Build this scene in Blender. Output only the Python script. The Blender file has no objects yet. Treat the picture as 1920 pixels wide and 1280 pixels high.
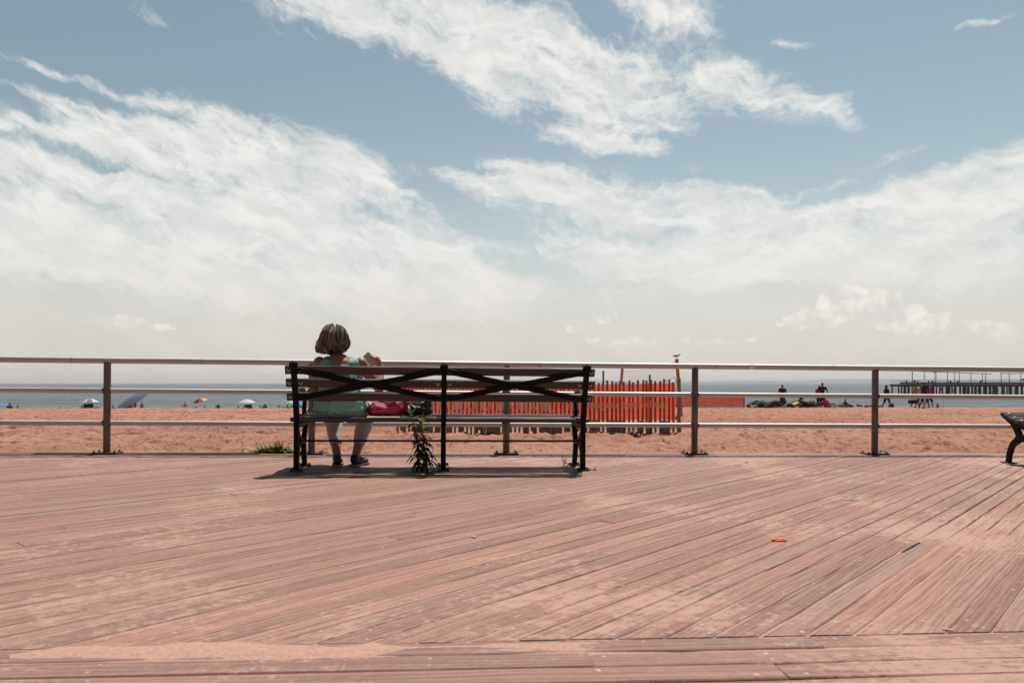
import bpy, math, random
import numpy as np
from mathutils import Vector, Matrix, Euler
R = math.radians
random.seed(7)
RNG = np.random.default_rng(7)
sc = bpy.context.scene
col = sc.collection

# ------------------------------------------------------------------ camera
F = 1440.0                      # focal length in photo pixels (1920 wide)
EYE = 0.735                     # eye above the boardwalk
HOR = 717.5                     # photo row of the horizon
cd = bpy.data.cameras.new('camera')
cam = bpy.data.objects.new('camera', cd)
col.objects.link(cam)
cam.location = (0, 0, EYE)
cam.rotation_euler = (R(90), 0, 0)
cd.sensor_width = 36
cd.lens = F / 1920 * 36
cd.shift_y = (HOR - 640) / 1920
cd.clip_start = 0.05
cd.clip_end = 60000
cd.dof.use_dof = True
cd.dof.focus_distance = 6.5
cd.dof.aperture_fstop = 5.6
sc.camera = cam

# ------------------------------------------------------------------ sun
SUN_EL, SUN_AZ = R(67), R(24)
sd = bpy.data.lights.new('sun', 'SUN')
sd.energy = 5.0
sd.angle = R(0.5)
sd.color = (1.0, 0.93, 0.85)
sun = bpy.data.objects.new('sun', sd)
col.objects.link(sun)
sdir = Vector((math.sin(SUN_AZ) * math.cos(SUN_EL), math.cos(SUN_AZ) * math.cos(SUN_EL), math.sin(SUN_EL)))
sun.rotation_euler = sdir.to_track_quat('Z', 'Y').to_euler()
sun.location = (5, 5, 20)

# ------------------------------------------------------------------ view
sc.view_settings.view_transform = 'Standard'
sc.view_settings.look = 'None'
sc.view_settings.exposure = 0.0
sc.view_settings.gamma = 1.0


# ------------------------------------------------------------------ node helper
class NT:
    dim = '3D'

    def __init__(self, tree):
        self.t = tree
        self.t.nodes.clear()

    def n(self, typ, props=None, **inp):
        nd = self.t.nodes.new(typ)
        for k, v in (props or {}).items():
            setattr(nd, k, v)
        for k, v in inp.items():
            key = int(k[1:]) if k[0] == 'i' and k[1:].isdigit() else k.replace('_', ' ')
            s = nd.inputs[key]
            if isinstance(v, bpy.types.NodeSocket):
                self.t.links.new(v, s)
            else:
                s.default_value = v
        return nd

    def math(self, op, a, b=0.0, c=0.0, clamp=False):
        return self.n('ShaderNodeMath', {'operation': op, 'use_clamp': clamp}, i0=a, i1=b, i2=c).outputs[0]

    def vmath(self, op, a, b=(0, 0, 0)):
        nd = self.n('ShaderNodeVectorMath', {'operation': op}, i0=a, i1=b)
        return nd.outputs['Value'] if op == 'LENGTH' else nd.outputs[0]

    def scale(self, a, s):
        nd = self.n('ShaderNodeVectorMath', {'operation': 'SCALE'}, i0=a)
        nd.inputs['Scale'].default_value = s
        return nd.outputs[0]

    def rng(self, v, a, b, c=0.0, d=1.0, smooth=True):
        return self.n('ShaderNodeMapRange', {'interpolation_type': 'SMOOTHSTEP' if smooth else 'LINEAR'},
                      Value=v, From_Min=a, From_Max=b, To_Min=c, To_Max=d).outputs[0]

    def mix(self, f, a, b, blend='MIX'):
        nd = self.t.nodes.new('ShaderNodeMix')
        nd.data_type = 'RGBA'
        nd.blend_type = blend
        for s, v in ((nd.inputs[0], f), (nd.inputs[6], a), (nd.inputs[7], b)):
            if isinstance(v, bpy.types.NodeSocket):
                self.t.links.new(v, s)
            elif hasattr(v, '__len__'):
                s.default_value = tuple(v) + (1.0,) * (4 - len(v))
            else:
                s.default_value = v
        return nd.outputs[2]

    def noise(self, vec, scale, detail=3.0, rough=0.5, dist=0.0, out=0):
        return self.n('ShaderNodeTexNoise', {'noise_dimensions': self.dim}, Vector=vec, Scale=scale, Detail=detail, Roughness=rough,
                      Distortion=dist).outputs[out]

    def mapping(self, vec, loc=(0, 0, 0), rot=(0, 0, 0), scl=(1, 1, 1), typ='POINT'):
        return self.n('ShaderNodeMapping', {'vector_type': typ}, Vector=vec, Location=loc, Rotation=rot,
                      Scale=scl).outputs[0]


# ------------------------------------------------------------------ world: sky with clouds, laid out by azimuth and elevation
world = bpy.data.worlds.new('World')
sc.world = world
world.use_nodes = True
w = NT(world.node_tree)
w.dim = '2D'
SKY_S = 0.1
gen = w.n('ShaderNodeTexCoord').outputs['Generated']
sky = w.n('ShaderNodeTexSky', {'sky_type': 'NISHITA', 'sun_disc': False, 'sun_elevation': SUN_EL,
                               'sun_rotation': SUN_AZ, 'dust_density': 1.6, 'ozone_density': 1.6})
sx = w.n('ShaderNodeSeparateXYZ', None, Vector=gen)
az = w.math('ARCTAN2', sx.outputs[0], sx.outputs[1])
el = w.math('ARCSINE', sx.outputs[2])
P = w.n('ShaderNodeCombineXYZ', None, X=az, Y=el).outputs[0]
wn = w.scale(w.vmath('SUBTRACT', w.noise(P, 5.0, 3, 0.55, out=1), (0.5, 0.5, 0.5)), 0.055)
wn2 = w.scale(w.vmath('SUBTRACT', w.noise(P, 22.0, 4, 0.6, out=1), (0.5, 0.5, 0.5)), 0.018)
PW = w.vmath('ADD', P, w.vmath('ADD', wn, wn2))


def azel(px, py):
    X, Z = (px - 960) / F, (HOR - py) / F
    return math.atan2(X, 1), math.atan2(Z, math.hypot(X, 1))


def puffs(lst, src=PW, lo=0.05, hi=1.5):
    """sum of soft ellipses; each waits for the sum before it, so the shader stays small"""
    tot = None
    for px, py, a, b, rot, wt in lst:
        u, v = azel(px, py)
        loc = w.n('ShaderNodeCombineXYZ', None, X=u, Y=v, Z=tot if tot is not None else 0.0).outputs[0]
        m = w.mapping(src, loc, (0, 0, R(-rot)), (a / F, b / F, 1), 'TEXTURE')
        g = w.rng(w.vmath('LENGTH', w.vmath('MULTIPLY', m, (1, 1, 0))), hi, lo, 0.0, wt)
        tot = g if tot is None else w.math('ADD', tot, g)
    return tot


bands = [(620, -15, 330, 62, 11, .95), (900, 55, 290, 80, 15, 1.05), (1060, 150, 250, 70, 17, 1.05), (1190, 195, 150, 40, 10, .7),
         (1110, 262, 130, 26, 8, .8), (1210, 285, 70, 12, 6, .4), (1278, 28, 100, 40, 10, .9), (1165, 108, 90, 34, 16, .7),
         (1180, 5, 70, 26, 0, .5), (1350, 130, 90, 34, 14, .7), (1450, 172, 150, 38, 13, .85), (1585, 214, 70, 22, 32, .5), (930, 205, 60, 26, 20, .5),
         # left bank
         (60, 392, 330, 84, 9, .95), (330, 430, 480, 110, 10, .85), (600, 425, 420, 95, 17, .75), (610, 305, 240, 50, 15, .95),
         (300, 272, 150, 40, 6, .8), (430, 330, 260, 50, 12, .5), (340, 520, 640, 80, 5, .6), (800, 505, 240, 40, 14, .5),
         (215, 172, 90, 12, 10, .58), (350, 205, 120, 17, 8, .52), (130, 218, 120, 18, 10, .52), (255, 238, 110, 11, 10, .35),
         (10, 120, 60, 12, 10, .60), (50, 184, 80, 9, 10, .50), (300, 32, 60, 11, 15, .45), (95, 256, 110, 11, 5, .5), (92, 143, 50, 8, 12, .50), (110, 285, 260, 13, 7, -.2), (60, 150, 200, 40, 10, -.14),
         # middle and right banks
         (1130, 362, 280, 44, 8, .95), (1330, 395, 190, 34, 8, .8), (1180, 445, 420, 60, 6, .65), (1300, 500, 520, 60, 2, .55), (950, 350, 130, 18, 12, .6),
         (960, 318, 70, 8, 10, .35), (1320, 330, 90, 9, 10, .35),
         (1890, 362, 190, 54, -18, .95), (1720, 395, 260, 44, -14, .8), (1620, 455, 420, 50, -6, .7), (1830, 500, 280, 60, 0, .6),
         (1490, 75, 40, 9, 8, .55), (1660, 320, 90, 14, -20, .5), (1840, 42, 50, 8, 0, .45), (1540, 375, 60, 8, -8, .35),
         # clear gaps
         (360, 350, 250, 17, 11, -.36), (160, 305, 120, 10, 8, -.25), (520, 300, 120, 9, 14, -.35), (700, 440, 200, 12, 15, -.4), (650, 395, 190, 14, 16, -.45), (880, 405, 170, 30, 26, -.70), (780, 345, 80, 14, 6, -.3),
         (1020, 505, 150, 18, 6, -.45), (1105, 62, 34, 50, -10, -.6), (1790, 415, 220, 10, -8, -.40), (1215, 438, 160, 12, 10, -.40),
         (1900, 452, 140, 12, -6, -.40), (1420, 300, 200, 40, 6, -.4), (560, 545, 330, 10, 4, -.25), (1500, 545, 200, 12, 0, -.25)]
cov = puffs(bands)
cov = w.math('MINIMUM', w.math('MAXIMUM', cov, 0.0), .92)
# streaks follow the bend of the banks: falling to the right on the left, rising on the right
bend = w.math('MULTIPLY', az, w.math('ADD', w.math('MULTIPLY', az, -.13), .20))
sw = w.n('ShaderNodeSeparateXYZ', None, Vector=PW)
PB = w.n('ShaderNodeCombineXYZ', None, X=sw.outputs[0], Y=w.math('ADD', sw.outputs[1], bend)).outputs[0]
ps = w.mapping(PB, (0, 0, 0), (0, 0, 0), (1.0, 2.6, 1.0))
n1 = w.noise(ps, 9.0, 7, 0.6, .0)
n2 = w.noise(w.mapping(PB, (3, 1, 0), (0, 0, R(8)), (1.0, 2.0, 1.0)), 30.0, 7, 0.72)
n3 = w.noise(w.mapping(PB, (5, 2, 0), (0, 0, R(-25)), (1.0, 1.3, 1.0)), 85.0, 4, 0.62)
nn = w.math('ADD', w.math('MULTIPLY', w.math('SUBTRACT', n1, 0.5), 1.45),
            w.math('ADD', w.math('MULTIPLY', w.math('SUBTRACT', n2, 0.5), 1.15), w.math('MULTIPLY', w.math('SUBTRACT', n3, 0.5), .5)))
dens = w.math('ADD', cov, w.math('MULTIPLY', nn, w.rng(cov, 0.0, 0.28, 0.40, 1.0)))
alpha = w.math('MULTIPLY', w.rng(dens, 0.12, 1.06), .97)
# thin veil thickening to the horizon on the sea side
front = w.rng(w.math('ABSOLUTE', az), 1.5, .9)
veil = w.math('MULTIPLY', w.rng(el, 0.26, 0.0, 0.0, 0.97), w.rng(n1, 0.25, 0.7, 0.80, 1.0))
veil = w.math('MULTIPLY', veil, w.rng(front, 0, 1, .45, 1.0))
# low cumulus on the right, soft and puffy
pc = w.vmath('ADD', P, w.scale(w.vmath('SUBTRACT', w.noise(P, 30.0, 4, 0.55, out=1), (0.5, 0.5, 0.5)), 0.022))
bil = w.n('ShaderNodeTexVoronoi', {'feature': 'F1', 'voronoi_dimensions': '2D'}, Vector=pc, Scale=40.0).outputs['Distance']
bil2 = w.n('ShaderNodeTexVoronoi', {'feature': 'F1', 'voronoi_dimensions': '2D'}, Vector=pc, Scale=100.0).outputs['Distance']
cum = [(1585, 556, 50, 24, 0, 1.0), (1640, 572, 70, 30, 10, 1.0), (1560, 590, 70, 22, 0, .8), (1700, 600, 90, 26, 10, .9), (1780, 615, 110, 22, 6, .85),
       (1510, 604, 60, 20, 0, .7), (1880, 622, 90, 18, 4, .6), (1130, 592, 36, 13, 4, 1.0), (215, 606, 70, 15, 3, .75), (320, 612, 30, 10, 3, .5),
       (1080, 612, 44, 14, 0, .5), (1150, 642, 120, 16, 0, .45), (1330, 640, 150, 14, 0, .4)]
cm = w.math('MINIMUM', puffs(cum, pc, .2, 1.25), 1.1)
lump = w.math('ADD', w.math('MULTIPLY', bil, -.55), w.math('MULTIPLY', bil2, -.32))
cmn = w.rng(w.math('ADD', w.math('MULTIPLY', cm, 1.6), w.math('ADD', lump, .10)), .26, .52)
lit = w.rng(w.math('ADD', w.math('ADD', lump, .30), w.math('MULTIPLY', w.math('SUBTRACT', w.noise(pc, 26, 3, .5), .5), .8)), -.30, .30)
skyc = w.n('ShaderNodeHueSaturation', None, Hue=0.475, Saturation=0.66, Value=0.86, Fac=1.0, Color=sky.outputs[0]).outputs[0]
skyc = w.mix(1.0, skyc, w.mix(w.rng(el, 0.05, 0.45), (1.25, 1.22, 1.12), (0.86, 0.96, 0.96)), 'MULTIPLY')
skyc = w.mix(1.0, skyc, w.mix(w.rng(el, 0.55, 1.0), (1, 1, 1), (.26, .34, .48)), 'MULTIPLY')     # deep blue overhead
skyc = w.mix(1.0, skyc, w.mix(front, (.24, .31, .42), (1, 1, 1)), 'MULTIPLY')                     # and inland
k = 1 / SKY_S
veilc = w.mix(w.rng(el, 0.0, 0.22), (.765 * k, .715 * k, .66 * k), (.86 * k, .835 * k, .795 * k))
c1 = w.mix(veil, skyc, veilc)
shade = w.rng(w.noise(ps, 14, 5, .6), .3, .7)
cloudc = w.mix(shade, (.72 * k, .73 * k, .72 * k), (.88 * k, .865 * k, .835 * k))
cloudc = w.mix(w.rng(el, 0.22, 0.04), cloudc, veilc)
c2 = w.mix(alpha, c1, cloudc)
cumc = w.mix(lit, (.72 * k, .685 * k, .65 * k), (.95 * k, .89 * k, .82 * k))
c3 = w.mix(w.math('MULTIPLY', cmn, w.rng(el, .015, .085, .10, .85)), c2, cumc)
bg = w.n('ShaderNodeBackground', None, Color=c3, Strength=SKY_S)
wo = w.n('ShaderNodeOutputWorld')
w.t.links.new(bg.outputs[0], wo.inputs['Surface'])
world.cycles.sampling_method = 'MANUAL'
world.cycles.sample_map_resolution = 512


# ------------------------------------------------------------------ numpy noise
def vnoise(x, y, seed=0):
    g = np.random.default_rng(seed).random((257, 257))
    xi, yi = np.floor(x).astype(int), np.floor(y).astype(int)
    fx, fy = x - xi, y - yi
    fx, fy = fx * fx * (3 - 2 * fx), fy * fy * (3 - 2 * fy)
    a, b = g[xi % 256, yi % 256], g[(xi + 1) % 256, yi % 256]
    c, d = g[xi % 256, (yi + 1) % 256], g[(xi + 1) % 256, (yi + 1) % 256]
    return (a * (1 - fx) + b * fx) * (1 - fy) + (c * (1 - fx) + d * fx) * fy - 0.5


def fbm(x, y, oct=4, seed=0, gain=0.5):
    s, a = 0, 1.0
    for i in range(oct):
        s = s + a * vnoise(x * 2 ** i + 17.3 * i, y * 2 ** i + 9.1 * i, seed + i)
        a *= gain
    return s


# ------------------------------------------------------------------ materials
def mat(name, base, rough=0.6, metal=0.0, var=0.0, vscale=8.0, bump=0.0, bscale=60.0, spec=0.5, stretch=(1, 1, 1),
        trans=0.0, base2=None, coord='Object'):
    m = bpy.data.materials.new(name)
    m.use_nodes = True
    t = NT(m.node_tree)
    out = t.n('ShaderNodeOutputMaterial')
    b = t.n('ShaderNodeBsdfPrincipled', None, Roughness=rough, Metallic=metal)
    b.inputs['Specular IOR Level'].default_value = spec
    co = t.n('ShaderNodeTexCoord').outputs[coord]
    v = t.mapping(co, scl=stretch)
    c = tuple(base) + (1,)
    if var > 0 or base2:
        n = t.noise(v, vscale, 5, 0.6)
        dk = base2 or tuple(x * (1 - var) for x in base)
        lt = base if base2 else tuple(min(1, x * (1 + var)) for x in base)
        cc = t.mix(t.rng(n, .3, .7), dk, lt)
        t.t.links.new(cc, b.inputs['Base Color'])
        rr = t.rng(n, .3, .7, max(0, rough - .08), min(1, rough + .08))
        t.t.links.new(rr, b.inputs['Roughness'])
    else:
        b.inputs['Base Color'].default_value = c
    if bump > 0:
        bn = t.n('ShaderNodeBump', None, Strength=1.0, Distance=bump, Height=t.noise(v, bscale, 4, .6))
        t.t.links.new(bn.outputs[0], b.inputs['Normal'])
    sh = b.outputs[0]
    if trans > 0:
        tr = t.n('ShaderNodeBsdfTranslucent', None, Color=c)
        mx = t.n('ShaderNodeMixShader', None, Fac=trans)
        t.t.links.new(sh, mx.inputs[1])
        t.t.links.new(tr.outputs[0], mx.inputs[2])
        sh = mx.outputs[0]
    t.t.links.new(sh, out.inputs['Surface'])
    return m


ANG = 4.5
WOOD_A, WOOD_B, SANDC = (.195, .104, .076), (.385, .220, .163), (.490, .296, .220)


def deck_mat(name, rot, grey=0.0):
    m = bpy.data.materials.new(name)
    m.use_nodes = True
    t = NT(m.node_tree)
    out = t.n('ShaderNodeOutputMaterial')
    b = t.n('ShaderNodeBsdfPrincipled')
    b.inputs['Specular IOR Level'].default_value = 0.3
    co = t.n('ShaderNodeTexCoord').outputs['Object']
    rnd = t.n('ShaderNodeNewGeometry').outputs['Random Per Island']
    off = t.n('ShaderNodeCombineXYZ', None, X=t.math('MULTIPLY', rnd, 37.0), Y=t.math('MULTIPLY', rnd, 91.0)).outputs[0]
    al = t.vmath('ADD', t.mapping(co, rot=(0, 0, -rot)), off)           # x runs along the plank
    warp = t.scale(t.vmath('SUBTRACT', t.noise(t.mapping(al, scl=(1.3, 6, 1)), 1.0, 3, .55, out=1), (.5, .5, .5)), 0.045)
    alw = t.vmath('ADD', al, t.vmath('MULTIPLY', warp, (0, 1, 0)))
    g1 = t.noise(t.mapping(alw, scl=(1.1, 55, 1)), 1.0, 6, .68)
    g2 = t.noise(t.mapping(alw, scl=(5, 150, 1)), 1.0, 5, .72)
    # cathedral figure on some boards
    wv = t.n('ShaderNodeTexWave', {'wave_type': 'BANDS', 'bands_direction': 'Y'}, Vector=t.mapping(alw, scl=(.8, 14, 1)), Scale=1.0,
             Distortion=9.0, Detail=4.0, Detail_Scale=1.6).outputs[1]
    gr = t.math('ADD', t.math('MULTIPLY', g1, .40), t.math('ADD', t.math('MULTIPLY', g2, .34), t.math('ADD', t.math('MULTIPLY', wv, .08), t.math('MULTIPLY', t.noise(co, 34.0, 5, .75), .18))))
    cw = t.mix(t.rng(gr, .37, .60), WOOD_A, WOOD_B)
    tone = t.rng(rnd, 0, 1, .82, 1.12, smooth=False)
    hue = t.mix(t.math('FRACT', t.math('MULTIPLY', rnd, 7.31)), (1.03, .97, .95), (.97, 1.02, 1.05))
    cw = t.mix(1.0, cw, t.n('ShaderNodeCombineColor', None, Red=tone, Green=tone, Blue=tone).outputs[0], 'MULTIPLY')
    cw = t.mix(1.0, cw, hue, 'MULTIPLY')
    if grey:
        cw = t.mix(grey, cw, (.17, .13, .115))
    # large worn patches and blown sand
    big = t.noise(co, .62, 5, .62)
    fine = t.noise(co, 21.0, 6, .75)
    strk = t.noise(t.mapping(alw, scl=(2.2, 26, 1)), 1.0, 4, .6)
    mask = t.math('ADD', t.math('MULTIPLY', big, .88), t.math('ADD', t.math('MULTIPLY', fine, .55), t.math('MULTIPLY', strk, .38)))
    mask = t.rng(mask, .93, 1.035)
    grit = t.noise(co, 420.0, 2, .6)
    sandc = t.mix(t.rng(grit, .3, .7), tuple(x * .84 for x in SANDC), tuple(x * 1.08 for x in SANDC))
    dust = t.rng(t.noise(co, 60.0, 4, .7), .52, .75, 0, .35)
    cw = t.mix(dust, cw, SANDC)
    cc = t.mix(t.math('MULTIPLY', mask, .86), cw, sandc)
    # dark scuffs
    sc_ = t.rng(t.noise(t.mapping(alw, scl=(1.5, 9, 1)), 1.0, 5, .7), .60, .78, 0, .42)
    cc = t.mix(sc_, cc, (.17, .095, .075))
    # short pale scratches and dark pits
    scr = t.rng(t.noise(t.mapping(al, scl=(9, 85, 1)), 1.0, 3, .6), .64, .72, 0, .55)
    scr = t.math('MULTIPLY', scr, t.rng(t.noise(co, 2.3, 2, .5), .45, .6))
    cc = t.mix(scr, cc, (.56, .39, .32))
    crs = t.rng(t.noise(t.mapping(al, rot=(0, 0, .5), scl=(46, 7, 1)), 1.0, 3, .6), .66, .74, 0, .4)
    cc = t.mix(crs, cc, (.54, .37, .30))
    pit = t.rng(t.noise(t.mapping(al, scl=(14, 75, 1)), 1.0, 4, .7), .64, .74, 0, .6)
    cc = t.mix(pit, cc, (.11, .065, .052))
    stn = t.rng(t.noise(co, 1.3, 5, .62), .60, .74, 0, .32)
    cc = t.mix(stn, cc, (.19, .115, .095))
    t.t.links.new(cc, b.inputs['Base Color'])
    b.inputs['Roughness'].default_value = .72
    h = t.math('ADD', t.math('MULTIPLY', g2, .8), t.math('ADD', t.math('MULTIPLY', g1, .9), t.math('MULTIPLY', grit, .22)))
    bn = t.n('ShaderNodeBump', None, Strength=.85, Distance=.0035, Height=h)
    t.t.links.new(bn.outputs[0], b.inputs['Normal'])
    t.t.links.new(b.outputs[0], out.inputs['Surface'])
    return m


def sand_mat(name='beach sand', scale=1.0):
    m = bpy.data.materials.new(name)
    m.use_nodes = True
    t = NT(m.node_tree)
    out = t.n('ShaderNodeOutputMaterial')
    b = t.n('ShaderNodeBsdfPrincipled', None, Roughness=.95)
    b.inputs['Specular IOR Level'].default_value = .15
    co = t.n('ShaderNodeTexCoord').outputs['Object']
    a = t.noise(t.mapping(co, scl=(.12, .5, 1)), 1.0, 5, .6)
    f = t.noise(co, 9.0, 6, .7)
    g = t.noise(co, 2.0, 4, .6)
    c = t.mix(t.rng(a, .35, .65), (.40, .196, .132), (.52, .275, .195))
    c = t.mix(t.rng(f, .52, .68, 0, .55), c, (.25, .115, .078))
    c = t.mix(t.rng(t.noise(t.mapping(co, scl=(1.2, .55, 1)), 1.0, 6, .72), .55, .68, 0, .7), c, (.21, .093, .065))
    c = t.mix(t.rng(t.noise(t.mapping(co, scl=(6.5, 2.4, 1)), 1.0, 4, .7), .535, .63, 0, .75), c, (.19, .082, .056))
    c = t.mix(t.rng(g, .6, .75, 0, .3), c, (.55, .31, .22))
    t.t.links.new(c, b.inputs['Base Color'])
    h = t.math('ADD', t.math('MULTIPLY', f, .09), t.math('MULTIPLY', g, .10))
    bn = t.n('ShaderNodeBump', None, Strength=1.0, Distance=1.0, Height=h)
    t.t.links.new(bn.outputs[0], b.inputs['Normal'])
    t.t.links.new(b.outputs[0], out.inputs['Surface'])
    return m


def sea_mat():
    m = bpy.data.materials.new('sea water')
    m.use_nodes = True
    t = NT(m.node_tree)
    out = t.n('ShaderNodeOutputMaterial')
    b = t.n('ShaderNodeBsdfPrincipled', None, Roughness=.32, IOR=1.33)
    b.inputs['Specular IOR Level'].default_value = .16
    co = t.n('ShaderNodeTexCoord').outputs['Object']
    a = t.noise(t.mapping(co, scl=(.012, .045, 1)), 1.0, 6, .6)
    f = t.noise(t.mapping(co, scl=(.10, .38, 1)), 1.0, 5, .65)
    c = t.mix(t.rng(a, .35, .65), (.030, .048, .059), (.090, .125, .136))
    c = t.mix(t.rng(f, .46, .60, 0, .75), c, (.175, .22, .228))
    c = t.mix(t.rng(t.noise(t.mapping(co, scl=(.30, .085, 1)), 1.0, 4, .7), .52, .66, 0, .8), c, (.020, .036, .046))
    fm = t.rng(t.noise(t.mapping(co, scl=(.22, .9, 1)), 1.0, 4, .7), .70, .80, 0, .5)
    c = t.mix(fm, c, (.42, .44, .43))
    t.t.links.new(c, b.inputs['Base Color'])
    h = t.math('ADD', t.math('MULTIPLY', t.noise(t.mapping(co, scl=(.16, .5, 1)), 1.0, 6, .65), 1.5),
               t.math('MULTIPLY', t.noise(co, 1.4, 4, .6), .22))
    bn = t.n('ShaderNodeBump', None, Strength=.9, Distance=1.0, Height=t.math('ADD', h, t.math('MULTIPLY', t.noise(t.mapping(co, scl=(.24, .07, 1)), 1.0, 4, .65), 4.0)))
    t.t.links.new(bn.outputs[0], b.inputs['Normal'])
    t.t.links.new(b.outputs[0], out.inputs['Surface'])
    return m


def hair_mat():
    m = bpy.data.materials.new('grey brown hair')
    m.use_nodes = True
    t = NT(m.node_tree)
    out = t.n('ShaderNodeOutputMaterial')
    b = t.n('ShaderNodeBsdfPrincipled', None, Roughness=.7)
    b.inputs['Specular IOR Level'].default_value = .14
    rnd = t.n('ShaderNodeNewGeometry').outputs['Random Per Island']
    r1 = t.rng(rnd, .30, 1.0)
    c = t.mix(r1, (.040, .027, .022), (.56, .445, .385))
    t.t.links.new(c, b.inputs['Base Color'])
    t.t.links.new(b.outputs[0], out.inputs['Surface'])
    return m


def leaf_mat(name, a, c, tr=.35):
    m = bpy.data.materials.new(name)
    m.use_nodes = True
    t = NT(m.node_tree)
    out = t.n('ShaderNodeOutputMaterial')
    b = t.n('ShaderNodeBsdfPrincipled', None, Roughness=.5)
    rnd = t.n('ShaderNodeNewGeometry').outputs['Random Per Island']
    cc = t.mix(rnd, a, c)
    t.t.links.new(cc, b.inputs['Base Color'])
    tr_ = t.n('ShaderNodeBsdfTranslucent', None, Color=cc)
    mx = t.n('ShaderNodeMixShader', None, Fac=tr)
    t.t.links.new(b.outputs[0], mx.inputs[1])
    t.t.links.new(tr_.outputs[0], mx.inputs[2])
    t.t.links.new(mx.outputs[0], out.inputs['Surface'])
    return m


def mesh_vinyl(name, colr, trans, holes):
    """woven banner cloth: reflects, glows through, and is partly open"""
    m = bpy.data.materials.new(name)
    m.use_nodes = True
    t = NT(m.node_tree)
    out = t.n('ShaderNodeOutputMaterial')
    co = t.n('ShaderNodeTexCoord').outputs['Object']
    c = t.mix(t.rng(t.noise(co, 2.2, 4, .6), .35, .7), colr, tuple(x * .82 for x in colr))
    d = t.n('ShaderNodeBsdfDiffuse', None, Color=c)
    tr = t.n('ShaderNodeBsdfTranslucent', None, Color=c)
    m1 = t.n('ShaderNodeMixShader', None, Fac=trans)
    t.t.links.new(d.outputs[0], m1.inputs[1])
    t.t.links.new(tr.outputs[0], m1.inputs[2])
    m2 = t.n('ShaderNodeMixShader', None, Fac=holes)
    t.t.links.new(m1.outputs[0], m2.inputs[1])
    t.t.links.new(t.n('ShaderNodeBsdfTransparent').outputs[0], m2.inputs[2])
    t.t.links.new(m2.outputs[0], out.inputs['Surface'])
    return m


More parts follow.
